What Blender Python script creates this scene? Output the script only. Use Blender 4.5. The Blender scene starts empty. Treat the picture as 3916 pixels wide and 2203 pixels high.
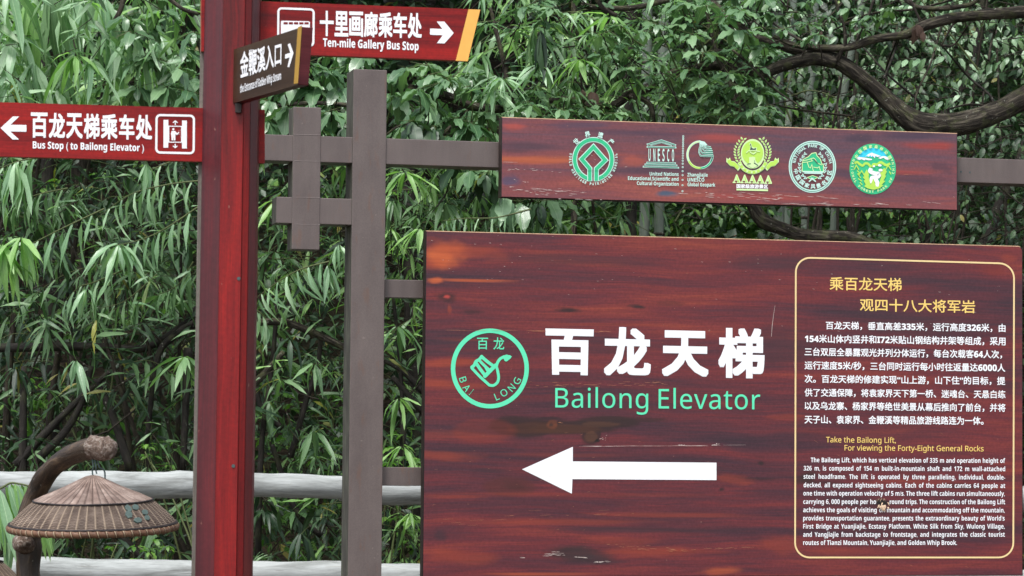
import bpy, bmesh, math, random
import numpy as np
from mathutils import Vector, Matrix, noise, geometry
random.seed(7); rng = np.random.default_rng(7)
C = bpy.context.scene.collection
SC = bpy.context.scene
R = math.radians

# ------------------------------------------------------------------ camera
F, CX, CY = 11000.0, 1958.0, 1101.5
EYE = Vector((0, 0, 1.55))
cam_d = bpy.data.cameras.new('camera'); cam = bpy.data.objects.new('camera', cam_d); C.objects.link(cam)
cam_d.sensor_width = 36; cam_d.lens = 36*F/3916; cam_d.clip_start = 0.5; cam_d.clip_end = 400
RM = Matrix.Rotation(R(90+3.03), 4, 'X') @ Matrix.Rotation(R(0.50), 4, 'Z')
cam.matrix_world = Matrix.Translation(EYE) @ RM
cam_d.dof.use_dof = True; cam_d.dof.focus_distance = 11.3; cam_d.dof.aperture_fstop = 13
SC.camera = cam
R3 = RM.to_3x3(); R3I = R3.inverted()

# ------------------------------------------------------------------ world, sun, exposure
w = bpy.data.worlds.new('World'); SC.world = w; w.use_nodes = True
nt = w.node_tree; nt.nodes.clear()
SUN_EL, SUN_AZ = 63, 205        # azimuth clockwise from +Y
sky = nt.nodes.new('ShaderNodeTexSky'); sky.sky_type = 'NISHITA'; sky.sun_disc = False
sky.sun_elevation = R(SUN_EL); sky.sun_rotation = R(SUN_AZ); sky.air_density = 1.0; sky.dust_density = 2.0; sky.ozone_density = 1.0
hs = nt.nodes.new('ShaderNodeHueSaturation'); hs.inputs['Saturation'].default_value = 0.32
bg = nt.nodes.new('ShaderNodeBackground'); bg.inputs['Strength'].default_value = 0.105
wo = nt.nodes.new('ShaderNodeOutputWorld')
nt.links.new(sky.outputs[0], hs.inputs['Color']); nt.links.new(hs.outputs[0], bg.inputs[0]); nt.links.new(bg.outputs[0], wo.inputs[0])
sd = bpy.data.lights.new('sun', 'SUN'); sd.energy = 1.5; sd.angle = R(14); sd.color = (1, .985, .95)
so = bpy.data.objects.new('sun', sd); C.objects.link(so)
az, el = R(SUN_AZ), R(SUN_EL)
sdir = Vector((math.sin(az)*math.cos(el), math.cos(az)*math.cos(el), math.sin(el)))
so.rotation_euler = sdir.to_track_quat('Z', 'Y').to_euler(); so.location = sdir*40
SC.view_settings.view_transform = 'Standard'; SC.view_settings.look = 'None'
SC.view_settings.gamma = 1; SC.view_settings.use_curve_mapping = False
SC.view_settings.exposure = 1.42
SC.render.film_transparent = False
try:
    SC.cycles.max_bounces = 6; SC.cycles.diffuse_bounces = 3; SC.cycles.transmission_bounces = 3; SC.cycles.glossy_bounces = 2
    SC.cycles.use_adaptive_sampling = True
except Exception: pass

# ------------------------------------------------------------------ photo geometry helpers
def ray(px, py): return R3 @ Vector(((px-CX)/F, -(py-CY)/F, -1.0))
def P(px, py, Y):
    d = ray(px, py); return EYE + d*(Y/d.y)
def proj(v):
    c = R3I @ (Vector(v)-EYE); return (CX + F*c.x/-c.z, CY - F*c.y/-c.z)
class Plane:
    """vertical plane with its own frame: local X along it, local -Y towards the viewer, local Z up"""
    def __init__(s, px, py, Y, yaw):
        s.o = P(px, py, Y); s.yaw = R(yaw)
        s.u = Vector((math.cos(s.yaw), math.sin(s.yaw), 0)); s.n = Vector((math.sin(s.yaw), -math.cos(s.yaw), 0))
    def uv(s, px, py, off=0.0):
        d = ray(px, py); o = s.o + s.n*off
        t = (o-EYE).dot(s.n)/d.dot(s.n); q = EYE + d*t - s.o
        return (q.dot(s.u), q.z)
    def pt(s, px, py, off=0.0):
        u, v = s.uv(px, py, off); return Vector((u, -off, v))     # local point lifted off towards the viewer
    def world(s, loc): return s.o + s.u*loc[0] - s.n*loc[1] + Vector((0, 0, loc[2]))

# ------------------------------------------------------------------ object helpers
def tag(o, label=None, cat=None, group=None, kind=None):
    if label: o['label'] = label
    if cat: o['category'] = cat
    if group: o['group'] = group
    if kind: o['kind'] = kind
    return o
def empty(name, loc, rz=0):
    o = bpy.data.objects.new(name, None); C.objects.link(o); o.location = loc; o.rotation_euler.z = rz
    o.empty_display_size = .1; return o
def link(name, me, parent=None, loc=None):
    o = bpy.data.objects.new(name, me); C.objects.link(o)
    if parent: o.parent = parent
    if loc is not None: o.location = loc
    return o
class MB:
    def __init__(s): s.v = []; s.f = []; s.m = []; s.mi = 0; s.a = []; s.flow = False
    def add(s, vs, fs):
        b = len(s.v); vs = [tuple(x) for x in vs]; s.v += vs; s.a += vs
        for f in fs: s.f.append([b+i for i in f]); s.m.append(s.mi)
    def box(s, x0, x1, y0, y1, z0, z1):
        s.add([(x, y, z) for x in (x0, x1) for y in (y0, y1) for z in (z0, z1)],
              [(0,1,3,2),(4,6,7,5),(0,4,5,1),(2,3,7,6),(0,2,6,4),(1,5,7,3)])
    def tube(s, pts, rad, n=8, cap=True, bump=0.0, bs=3.0, seed=0.0):
        pts = [Vector(p) for p in pts]; b = len(s.v); prev = None; ln = 0.0; s.flow = True
        for i, p in enumerate(pts):
            t = (pts[min(i+1, len(pts)-1)] - pts[max(i-1, 0)]).normalized()
            if prev is None:
                a = t.orthogonal().normalized()
            else:
                a = (prev - t*prev.dot(t)).normalized()
            if i: ln += (pts[i]-pts[i-1]).length
            prev = a; c = t.cross(a); r = rad[i] if hasattr(rad, '__len__') else rad
            for k in range(n):
                an = 2*math.pi*k/n; d = a*math.cos(an)+c*math.sin(an); rr = r
                if bump: q_ = (p+d*r)*bs+Vector((seed, 0, 0)); rr *= 1+bump*(noise.noise(q_)+.45*noise.noise(q_*4.1))
                s.v.append(tuple(p+d*rr)); s.a.append((math.cos(an)*r+seed, math.sin(an)*r, ln))
        for i in range(len(pts)-1):
            for k in range(n):
                k2 = (k+1) % n
                s.f.append([b+i*n+k, b+i*n+k2, b+(i+1)*n+k2, b+(i+1)*n+k]); s.m.append(s.mi)
        if cap:
            s.f.append([b+k for k in range(n)][::-1]); s.m.append(s.mi)
            s.f.append([b+(len(pts)-1)*n+k for k in range(n)]); s.m.append(s.mi)
    def mesh(s, name, mats, smooth=False):
        me = bpy.data.meshes.new(name); me.from_pydata(s.v, [], s.f)
        for m in (mats if isinstance(mats, (list, tuple)) else [mats]): me.materials.append(m)
        if any(s.m): me.polygons.foreach_set('material_index', s.m)
        if s.flow: me.attributes.new('flow', 'FLOAT_VECTOR', 'POINT').data.foreach_set('vector', [c for q in s.a for c in q])
        if smooth: me.polygons.foreach_set('use_smooth', [True]*len(s.f))
        me.update(); return me
    def build(s, name, mats, parent=None, smooth=False, bevel=0, loc=None):
        o = link(name, s.mesh(name, mats, smooth), parent, loc)
        if bevel:
            b = o.modifiers.new('bevel', 'BEVEL'); b.width = bevel; b.segments = 2; b.limit_method = 'ANGLE'; b.harden_normals = False
        return o
def catmull(pts, k=6):
    pts = [Vector(p) for p in pts]; out = []
    q = [pts[0]*2-pts[1]]+pts+[pts[-1]*2-pts[-2]]
    for i in range(1, len(q)-2):
        a, b, c, d = q[i-1], q[i], q[i+1], q[i+2]
        for j in range(k):
            t = j/k
            out.append(.5*((2*b)+(c-a)*t+(2*a-5*b+4*c-d)*t*t+(3*b-a-3*c+d)*t*t*t))
    out.append(pts[-1]); return out

# ------------------------------------------------------------------ material helpers
class NT:
    def __init__(s, name):
        s.m = bpy.data.materials.new(name); s.m.use_nodes = True; s.t = s.m.node_tree
        s.b = s.t.nodes['Principled BSDF']; s.out = s.t.nodes['Material Output']
    def n(s, typ, **kw):
        x = s.t.nodes.new('ShaderNode'+typ)
        for k, v in kw.items():
            if k.startswith('_'): setattr(x, k[1:], v)
            else: s.set(x.inputs[k.replace('__', ' ')], v)
        return x
    def set(s, inp, v):
        if isinstance(v, bpy.types.NodeSocket): s.t.links.new(v, inp)
        else: inp.default_value = v
    def flow(s):
        x = s.n('Attribute'); x.attribute_name = 'flow'; return x.outputs['Vector']
    def coord(s, kind='Object'): return s.n('TexCoord').outputs[kind]
    def map(s, vec, scale=(1,1,1), loc=(0,0,0), rot=(0,0,0)):
        m = s.n('Mapping'); s.set(m.inputs['Vector'], vec); m.inputs['Scale'].default_value = scale
        m.inputs['Location'].default_value = loc; m.inputs['Rotation'].default_value = rot; return m.outputs[0]
    def noise(s, vec, scale=1, detail=4, rough=.5, dist=0):
        x = s.n('TexNoise'); s.set(x.inputs['Vector'], vec); x.inputs['Scale'].default_value = scale
        x.inputs['Detail'].default_value = detail; x.inputs['Roughness'].default_value = rough; x.inputs['Distortion'].default_value = dist
        return x.outputs['Fac']
    def ramp(s, fac, stops, interp='LINEAR'):
        x = s.n('ValToRGB'); s.set(x.inputs[0], fac); cr = x.color_ramp; cr.interpolation = interp
        while len(cr.elements) < len(stops): cr.elements.new(.5)
        for e, (p, c) in zip(cr.elements, stops):
            e.position = p; e.color = (*c, 1) if hasattr(c, '__len__') else (c, c, c, 1)
        return x.outputs[0]
    def mix(s, fac, a, b, mode='MIX'):
        x = s.n('Mix', _data_type='RGBA', _blend_type=mode)
        s.set(x.inputs[0], fac)
        for i, v in ((6, a), (7, b)): s.set(x.inputs[i], (*v, 1) if isinstance(v, tuple) and len(v) == 3 else v)
        return x.outputs[2]
    def math(s, op, a, b=0.0, c=0.0, clamp=False):
        x = s.n('Math', _operation=op, _use_clamp=clamp)
        for i, v in enumerate((a, b, c)): s.set(x.inputs[i], v)
        return x.outputs[0]
    def vmath(s, op, a, b=(0,0,0)):
        x = s.n('VectorMath', _operation=op); s.set(x.inputs[0], a); s.set(x.inputs[1], b)
        return x.outputs['Value'] if op in ('LENGTH', 'DOT_PRODUCT') else x.outputs[0]
    def mrange(s, v, a, b, c=0.0, d=1.0, smooth=True):
        x = s.n('MapRange', _interpolation_type='SMOOTHSTEP' if smooth else 'LINEAR')
        for k, q in zip(('Value', 'From Min', 'From Max', 'To Min', 'To Max'), (v, a, b, c, d)): s.set(x.inputs[k], q)
        return x.outputs[0]
    def bump(s, h, strength=.3, dist=.002):
        x = s.n('Bump'); s.set(x.inputs['Height'], h); x.inputs['Strength'].default_value = strength; x.inputs['Distance'].default_value = dist
        s.t.links.new(x.outputs[0], s.b.inputs['Normal']); return x
    def fin(s, col, rough=.5, spec=.5, metal=0.0, coat=0.0):
        s.set(s.b.inputs['Base Color'], (*col, 1) if isinstance(col, tuple) and len(col) == 3 else col)
        s.set(s.b.inputs['Roughness'], rough); s.b.inputs['Specular IOR Level'].default_value = spec
        s.b.inputs['Metallic'].default_value = metal
        s.b.inputs['Coat Weight'].default_value = coat; s.b.inputs['Coat Roughness'].default_value = .25
        return s.m

def wood_mat(name, stops, sx=1.0, sz=9.0, seed=0.0, blobs=(), rough=.42, grain=1.0, fine=(.55, 1.3), axis='X', coat=0.0, spec=.4):
    """varnished wood; blobs = stains and knots with a shape of their own: (u, v, ru, rv, colour, amount, waviness)"""
    k = NT(name); co = k.coord()
    if axis == 'Z': co = k.map(co, rot=(0, R(90), 0))
    base = k.map(co, loc=(seed, seed*.7, seed*1.3))
    wv = k.n('TexNoise'); k.set(wv.inputs['Vector'], k.map(base, (.9, .9, 2.4))); wv.inputs['Scale'].default_value = 1.6; wv.inputs['Detail'].default_value = 2
    off = k.vmath('SCALE', k.vmath('SUBTRACT', wv.outputs['Color'], (.5, .5, .5))); off.node.inputs['Scale'].default_value = .07
    wp = k.vmath('ADD', base, off)
    n1 = k.noise(k.map(wp, (sx*.55, 1, sz*.55)), 1.0, 3, .5)
    n2 = k.noise(k.map(wp, (sx*1.3, 1, sz*2.3)), 1.0, 5, .62)
    n3 = k.noise(k.map(wp, (sx*2.2, 1, sz*14)), 1.0, 6, .65)
    h = k.math('ADD', k.math('MULTIPLY', n1, .40), k.math('ADD', k.math('MULTIPLY', n2, .42), k.math('MULTIPLY', n3, .18)))
    h = k.mrange(h, .34, .66, .30, .72, smooth=False)
    col = k.ramp(h, stops)
    g = k.noise(k.map(base, (7*sx, 1, 330)), 1.0, 3, .7)
    col = k.mix(.45*grain, col, k.ramp(g, [(.3, fine[0]), (.7, fine[1])]), 'MULTIPLY')
    sp = k.noise(k.map(base, (90, 1, 90)), 1.0, 2, .6)      # mottled varnish
    col = k.mix(.35, col, k.ramp(sp, [(.3, .6), (.7, 1.35)]), 'MULTIPLY')
    ck = k.mrange(k.noise(k.map(base, (1.6, 1, 120)), 1.0, 2, .5), .70, .735); col = k.mix(k.math('MULTIPLY', ck, .28), col, (.03, .010, .010))     # fine open cracks
    dk = k.mrange(k.noise(k.map(base, (34, 1, 60)), 1.0, 2, .5), .755, .78); col = k.mix(k.math('MULTIPLY', dk, .5), col, (.30, .16, .12))   # small chips
    if blobs:
        at = k.n('Attribute'); at.attribute_name = 'stain'
        fz = k.ramp(k.noise(k.map(base, (3*sx, 1, sz*9)), 1.0, 4, .6), [(.3, .8), (.7, 1.2)])
        col = k.mix(1.0, k.mix(1.0, col, k.math('SUBTRACT', 1.0, at.outputs['Alpha']), 'MULTIPLY'), k.mix(1.0, at.outputs['Color'], fz, 'MULTIPLY'), 'ADD')
    k.bump(k.math('ADD', g, k.math('MULTIPLY', n3, .6)), .18, .0015)
    rg = k.mrange(n2, .3, .7, rough-.07, rough+.1)
    return k.fin(col, rg, spec, coat=coat)
def vnoise(x, y, seed, octv=4):
    """smooth value noise on arrays, -1..1"""
    r = np.random.default_rng(seed); tot = 0; amp = 1; s_ = 0
    for o in range(octv):
        G = r.uniform(-1, 1, (64, 64)); xi = np.floor(x).astype(int); yi = np.floor(y).astype(int); fx = x-xi; fy = y-yi
        fx = fx*fx*(3-2*fx); fy = fy*fy*(3-2*fy); g = lambda i, j: G[(xi+i) % 64, (yi+j) % 64]
        tot = tot+amp*((g(0, 0)*(1-fx)+g(1, 0)*fx)*(1-fy)+(g(0, 1)*(1-fx)+g(1, 1)*fx)*fy); s_ += amp; amp *= .55; x = x*2.03+7; y = y*2.03+3
    return tot/s_*1.6
def stain_grid(root, name, x0, x1, z0, z1, y, mat, blobs, step=.0052, cut=0.0):
    """front veneer of a board as a fine grid whose 'stain' colours hold its knots and stains"""
    nx_ = int((x1-x0)/step)+1; nz_ = int((z1-z0)/step)+1; X, Z = np.meshgrid(np.linspace(x0, x1, nx_), np.linspace(z0, z1, nz_))
    A = np.ones_like(X); B = np.zeros(X.shape+(3,))
    for i, (u, v, ru, rv, c, amt, wav) in enumerate(blobs):
        ax = min(1/ru*.8, 22); az = 1/rv*.5
        wx = vnoise(X*ax+i*3.3, Z*az+i, i*7+1, 5); wz = vnoise(X*ax*.8+i, Z*az+5, i*7+2, 5)
        d = np.hypot((X-u)/ru+wx*wav*.5, (Z-v)/rv+wz*wav*.55); t = np.clip(((1.12-d)/.75) if wav > .42 else (1.0-d)/.28, 0, 1); t = t*t*(3-2*t)*amt
        A = A*(1-t); B = B*(1-t)[..., None]+np.array(c)*t[..., None]
    if cut:        # rounded top right corner
        dx = X-(x1-cut); dz = Z-(z1-cut); o = (dx > 0) & (dz > 0); l = np.hypot(dx, dz)+1e-9; m_ = np.maximum(np.abs(dx), np.abs(dz)); sc_ = np.where(o, m_/l, 1)
        X = np.where(o, x1-cut+dx*sc_, X); Z = np.where(o, z1-cut+dz*sc_, Z)
    V = np.stack([X, np.full_like(X, y), Z], -1).reshape(-1, 3).astype('f'); I = np.arange(nx_*nz_).reshape(nz_, nx_)
    Q = np.stack([I[:-1, :-1], I[:-1, 1:], I[1:, 1:], I[1:, :-1]], -1).reshape(-1).astype('i'); nq = len(Q)//4
    me = bpy.data.meshes.new(name); me.vertices.add(len(V)); me.vertices.foreach_set('co', V.ravel()); me.loops.add(len(Q)); me.loops.foreach_set('vertex_index', Q)
    me.polygons.add(nq); me.polygons.foreach_set('loop_start', np.arange(nq, dtype='i')*4); at = me.attributes.new('stain', 'FLOAT_COLOR', 'POINT')
    at.data.foreach_set('color', np.concatenate([B, (1-A)[..., None]], -1).reshape(-1).astype('f')); me.update(calc_edges=True); me.materials.append(mat)
    return link(name, me, root)
def paint_mat(name, col, rough=.5, var=.12, sc=30):
    k = NT(name); n = k.noise(k.coord(), sc, 3, .6)
    c = k.mix(1.0, (*col,), k.ramp(n, [(.3, 1-var), (.7, 1+var*.3)]), 'MULTIPLY')
    return k.fin(c, rough, .4)
# ------------------------------------------------------------------ print: flat lettering and marks laid on a sign's face
_tc = bpy.data.curves.new('text_source', 'FONT'); _tc.size = 1
_to = bpy.data.objects.new('text_source', _tc); C.objects.link(_to)
_cache = {}
def sans(s, heavy):
    """plain letters and digits as the font's mathematical sans-serif ones, regular or bold"""
    o = ''
    for c in s:
        if 'A' <= c <= 'Z': o += chr((0x1D5D4 if heavy else 0x1D5A0)+ord(c)-65)
        elif 'a' <= c <= 'z': o += chr((0x1D5EE if heavy else 0x1D5BA)+ord(c)-97)
        elif '0' <= c <= '9': o += chr((0x1D7EC if heavy else 0x1D7E2)+ord(c)-48)
        else: o += c
    return o
def glyphs(s, bold=0.0, sp=1.0, sw=1.0, res=3):
    key = (s, bold, sp, sw, res)
    if key not in _cache:
        _tc.body = s; _tc.offset = bold; _tc.space_character = sp; _tc.space_word = sw; _tc.resolution_u = res
        bpy.context.view_layer.update()
        e = _to.evaluated_get(bpy.context.evaluated_depsgraph_get()); m = e.to_mesh()
        v = np.zeros(len(m.vertices)*3, 'f'); m.vertices.foreach_get('co', v); v = v.reshape(-1, 3)[:, :2].copy()
        f = [tuple(p.vertices) for p in m.polygons]; e.to_mesh_clear()
        _cache[key] = (v, f)
    return _cache[key]
def iscjk(s): return any(ord(c) > 0x2e80 for c in s)
CAP = .714
class Print:
    """collects flat shapes given by photo position, laid on a plane; layer n lies n*0.6 mm proud"""
    def __init__(s, pl, mats, base=.001):
        s.pl = pl; s.mats = mats; s.mb = MB(); s.base = base
    def _put(s, pts, faces, mat, layer):
        s.mb.mi = mat; off = s.base+.0006*layer
        s.mb.add([s.pl.pt(x, y, off) for x, y in pts], faces)
    def poly(s, pts, mat=0, layer=0):
        tris = geometry.tessellate_polygon([[Vector((x, y, 0)) for x, y in pts]])
        s._put(pts, [tuple(t) for t in tris], mat, layer)
    def stroke(s, pts, w, mat=0, layer=0, closed=False, cap=False):
        n = len(pts); L = []; Rr = []
        for i in range(n):
            a = pts[i-1] if (i > 0 or closed) else pts[i]; b = pts[(i+1) % n] if (i < n-1 or closed) else pts[i]
            p = pts[i]; d1 = Vector((p[0]-a[0], p[1]-a[1])); d2 = Vector((b[0]-p[0], b[1]-p[1]))
            d1 = d1.normalized() if d1.length else d2.normalized(); d2 = d2.normalized() if d2.length else d1
            t = (d1+d2); t = t.normalized() if t.length > 1e-6 else d1
            nn = Vector((-t.y, t.x)); c = max(.45, nn.dot(Vector((-d1.y, d1.x))))
            ww = (w[i] if hasattr(w, '__len__') else w)/2/c
            q = Vector(p)
            if cap and not closed and i == 0: q -= d2*ww*.8
            if cap and not closed and i == n-1: q += d1*ww*.8
            L.append((q.x+nn.x*ww, q.y+nn.y*ww)); Rr.append((q.x-nn.x*ww, q.y-nn.y*ww))
        m = n if closed else n-1
        s._put(L+Rr, [(i, (i+1) % n, n+(i+1) % n, n+i) for i in range(m)], mat, layer)
    def arc(s, cx, cy, rx, ry, a0, a1, w, mat=0, layer=0, n=40):
        full = abs(a1-a0) >= 359.9; k = n if full else n+1
        pts = [(cx+rx*math.cos(R(a0+(a1-a0)*i/n)), cy+ry*math.sin(R(a0+(a1-a0)*i/n))) for i in range(k)]
        s.stroke(pts, w, mat, layer, closed=full)
    def disc(s, cx, cy, rx, ry, mat=0, layer=0, n=32, a0=0, a1=360):
        k = n if a1-a0 >= 360 else n+1
        s.poly([(cx+rx*math.cos(R(a0+(a1-a0)*i/n)), cy+ry*math.sin(R(a0+(a1-a0)*i/n))) for i in range(k)], mat, layer)
    def rrect(s, tl, tr, br, bl, r, w, mat=0, layer=0):
        c = [Vector(x) for x in (tl, tr, br, bl)]; pts = []
        for i in range(4):
            p, a, b = c[i], c[i-1], c[(i+1) % 4]
            u = (a-p).normalized()*r; v = (b-p).normalized()*r; o = p+u+v
            for j in range(9):
                t = R(90*j/8); pts.append(tuple(o - v*math.cos(t) - u*math.sin(t)))
        s.stroke(pts, w, mat, layer, closed=True)
    def quadtext(s, t, tl, tr, br, bl, mat=0, layer=0, bold=0.0, sp=1.0, caps=None, sw=1.0):
        """ink box of the text mapped on a quad; caps=True maps baseline..cap height on it instead"""
        hv = bold >= .018; lat = not iscjk(t); t = sans(t, hv); v, f = glyphs(t, 0.0, sp, sw)
        if hv and lat: bold = max(0, bold-.026)
        if bold > .003:      # heavier strokes: the outline repeated on a small ring
            k = 24 if bold > .055 and not lat and len(t) == 1 and s.pl is FP else 8 if bold > .028 else 4; n0 = len(v); vv = [v]; ff = list(f)
            for j in range(k):
                vv.append(v+np.array([(1, 1), (-1, 1), (-1, -1), (1, -1), (1, 0), (0, 1), (-1, 0), (0, -1)][j] if k == 8 else [(1, 0), (0, 1), (-1, 0), (0, -1)][j] if k == 4 else [(1, 1), (-1, 1), (-1, -1), (1, -1), (1, 0), (0, 1), (-1, 0), (0, -1), (.5, 1), (-.5, 1), (.5, -1), (-.5, -1), (1, .5), (1, -.5), (-1, .5), (-1, -.5), (.5, .5), (-.5, .5), (.5, -.5), (-.5, -.5), (.5, 0), (0, .5), (-.5, 0), (0, -.5)][j], 'f')*bold*.56); ff += [tuple(i+n0*(j+1) for i in q) for q in f]
            v = np.concatenate(vv); f = ff; cid = np.repeat(np.arange(k+1), n0)
        else: cid = None
        x0, x1 = v[:, 0].min(), v[:, 0].max()
        y0, y1 = (0, CAP) if caps else (v[:, 1].min(), v[:, 1].max())
        a = (v[:, 0]-x0)/(x1-x0); b = (y1-v[:, 1])/(y1-y0)
        tl, tr, br, bl = [np.array(q, 'f') for q in (tl, tr, br, bl)]
        a = a[:, None]; b = b[:, None]
        q = tl*(1-a)*(1-b)+tr*a*(1-b)+br*a*b+bl*(1-a)*b
        if cid is None: s._put([tuple(x) for x in q], f, mat, layer)
        else:
            s.mb.mi = mat; s.mb.add([s.pl.pt(float(x), float(y), s.base+.0006*layer+.00002*int(c)) for (x, y), c in zip(q, cid)], f)
    def line(s, t, x0, x1, yl, yr, cap, mat=0, layer=0, bold=0.0, kx=None, sp=1.0):
        """one text line: ink from x0 to x1, baseline yl..yr, cap height in photo pixels; kx = width per em: spread by word gaps"""
        sw = 1.0
        if kx:
            W = [np.ptp(glyphs(sans(t, bold >= .018), 0.0, sp, z)[0][:, 0]) for z in (1.0, 2.0)]
            if W[1]-W[0] > .01: sw = 1+((x1-x0)/kx-W[0])/(W[1]-W[0])
            sw = max(.3, sw)
        s.quadtext(t, (x0, yl-cap), (x1, yr-cap), (x1, yr), (x0, yl), mat, layer, bold, sp, caps=not iscjk(t), sw=sw)
    def glyph(s, ch, cx, cy, wd, ht, rot=0, mat=0, layer=0, bold=0.0):
        """one character centred on a point, turned clockwise by rot degrees"""
        c, q = math.cos(R(rot)), math.sin(R(rot)); X = (c*wd/2, q*wd/2); Y = (-q*ht/2, c*ht/2)
        s.quadtext(ch, (cx-X[0]-Y[0], cy-X[1]-Y[1]), (cx+X[0]-Y[0], cy+X[1]-Y[1]), (cx+X[0]+Y[0], cy+X[1]+Y[1]), (cx-X[0]+Y[0], cy-X[1]+Y[1]), mat, layer, bold)
    def arctext(s, t, cx, cy, rx, ry, a0, a1, wd, ht, inward=True, mat=0, layer=0, bold=0.0):
        """characters spread along an ellipse from a0 to a1 (degrees clockwise from 3 o'clock, y down)"""
        n = len(t)
        for i, ch in enumerate(t):
            if ch == ' ': continue
            a = a0+(a1-a0)*i/(n-1); x = cx+rx*math.cos(R(a)); y = cy+ry*math.sin(R(a))
            rot = a-90 if inward else a+90
            s.glyph(ch, x, y, wd*(.35 if ch == 'I' else 1), ht, rot, mat, layer, bold)
    def build(s, name, parent, label=None):
        o = s.mb.build(name, s.mats, parent)
        if label: o['label'] = label
        return o
def zm(ox, oy, k): return lambda x, y: (ox+x/k, oy+y/k)

# ------------------------------------------------------------------ materials of the signs
M = {}
M['white'] = paint_mat('white_vinyl', (.86, .87, .90), .45, .05)
M['mint'] = paint_mat('mint_paint', (.11, .72, .42), .5, .06)
M['gold'] = paint_mat('gold_paint', (.86, .60, .17), .5, .08)
M['cream'] = paint_mat('cream_line_paint', (.80, .60, .30), .5, .05)
M['amber'] = paint_mat('amber_stripe_paint', (.80, .42, .09), .45, .08)
M['ochre'] = paint_mat('ochre_stripe_paint', (.42, .24, .035), .45, .10)
M['green'] = paint_mat('emblem_green', (.03, .50, .23), .5, .05)
M['dgreen'] = paint_mat('emblem_dark_green', (.02, .21, .13), .5, .05)
M['pale'] = paint_mat('emblem_pale_mint', (.55, .80, .72), .5, .05)
M['lime'] = paint_mat('emblem_lime', (.45, .72, .10), .5, .05)
M['plime'] = paint_mat('emblem_pale_lime', (.62, .84, .40), .5, .05)
M['cyan'] = paint_mat('emblem_cyan', (.04, .62, .85), .5, .05)
M['dark'] = paint_mat('emblem_ink', (.05, .08, .08), .5, .05)
M['chip'] = paint_mat('bare_wood_chip', (.60, .43, .30), .8, .2)
M['litedge'] = paint_mat('lit_board_edge', (.42, .26, .16), .8, .3, 60)  # board tops coloured pale for the light their edge catches
M['board_side'] = paint_mat('dark_board_side', (.022, .012, .010), .5, .4, 20)
def steel():
    k = NT('grey_brown_painted_steel'); co = k.coord()
    n = k.noise(k.map(co, (3, 3, 1.5)), 3, 5, .6); f = k.noise(co, 260, 2, .5)
    c = k.ramp(n, [(.3, (.096, .073, .069)), (.7, (.130, .102, .095))])
    c = k.mix(.35, c, k.ramp(f, [(.3, .7), (.7, 1.25)]), 'MULTIPLY')
    sp = k.mrange(k.noise(co, 55, 2, .5), .73, .77); c = k.mix(k.math('MULTIPLY', sp, .5), c, (.22, .18, .16))
    r = k.noise(k.map(co, (9, 9, 2.2)), 4, 4, .6); c = k.mix(k.math('MULTIPLY', k.mrange(r, .56, .72), .45), c, (.14, .070, .045))
    dr = k.noise(k.map(co, (26, 26, 1.1)), 2, 4, .6); c = k.mix(.16, c, k.ramp(dr, [(.32, .68), (.55, 1.05), (.72, 1.28)]), 'MULTIPLY')
    sc_ = k.mrange(k.noise(k.map(co, (9, 9, 60)), 3, 3, .6), .71, .74); c = k.mix(k.math('MULTIPLY', sc_, .25), c, (.24, .20, .18))
    k.bump(f, .05, .001); return k.fin(c, .42, .5)
M['steel'] = steel()
def shaded_side():  # shade of the side faces put into the colour, with a greenish tinge
    k = NT('shaded_green_steel_side'); co = k.coord(); n = k.noise(k.map(co, (8, 8, 2)), 4, 5, .7)
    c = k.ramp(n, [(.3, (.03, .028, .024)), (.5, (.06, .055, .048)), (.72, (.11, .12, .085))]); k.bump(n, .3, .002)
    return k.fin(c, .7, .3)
M['steel_side'] = shaded_side()
# ------------------------------------------------------------------ grey steel frame
FP = Plane(1345, 1101, 11.0, 13.5)
LAY = {}
def fu(px, py): return FP.uv(px, py)
frame = empty('sign_frame', FP.o*1.0, FP.yaw); frame.location.z = 0
tag(frame, 'grey brown painted steel frame with crossed bars carrying both wooden boards', 'sign frame')
ZO = FP.o.z      # local z in the plane frame is relative to FP.o.z; the frame empty stands on the ground
def fbox(name, px0, py0, px1, py1, depth=.12, front=0.0, z0=None, mat='steel', side=None, bevel=.0025):
    """bar of the frame whose front face covers the given photo rectangle (left, top, right, bottom)"""
    ua, va = FP.uv(px0, py0, front); ub, vb = FP.uv(px1, py1, front)
    if z0 is not None: vb = z0-ZO
    m = MB(); m.box(ua, ub, -front, -front+depth, va+ZO, vb+ZO)
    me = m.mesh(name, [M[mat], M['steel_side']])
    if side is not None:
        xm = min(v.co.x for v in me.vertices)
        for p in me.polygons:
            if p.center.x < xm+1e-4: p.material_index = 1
    o = link(name, me, frame)
    b = o.modifiers.new('bevel', 'BEVEL'); b.width = bevel; b.segments = 2; b.limit_method = 'ANGLE'
    return o
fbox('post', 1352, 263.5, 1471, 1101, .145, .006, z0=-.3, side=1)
x_end = 4250
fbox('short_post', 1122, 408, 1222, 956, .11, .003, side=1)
def beam(name, pxl, pyl, pxr, pyr, h, depth, front, side=None):
    ua, va = FP.uv(pxl, pyl, front); ub, vb = FP.uv(pxr, pyr, front); v = (va+vb)/2
    hh = FP.uv(pxl, pyl, front)[1]-FP.uv(pxl, pyl+h, front)[1]
    m = MB(); m.box(ua, ub, -front, -front+depth, v-hh+ZO, v+ZO)
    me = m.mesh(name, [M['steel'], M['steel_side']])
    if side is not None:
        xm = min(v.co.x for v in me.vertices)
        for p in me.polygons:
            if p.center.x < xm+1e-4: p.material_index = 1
    o = link(name, me, frame)
    b = o.modifiers.new('bevel', 'BEVEL'); b.width = .0025; b.segments = 2; b.limit_method = 'ANGLE'; return o
beam('beam', 700, 501, 3960, 614, 101, .118, 0.0)
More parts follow.
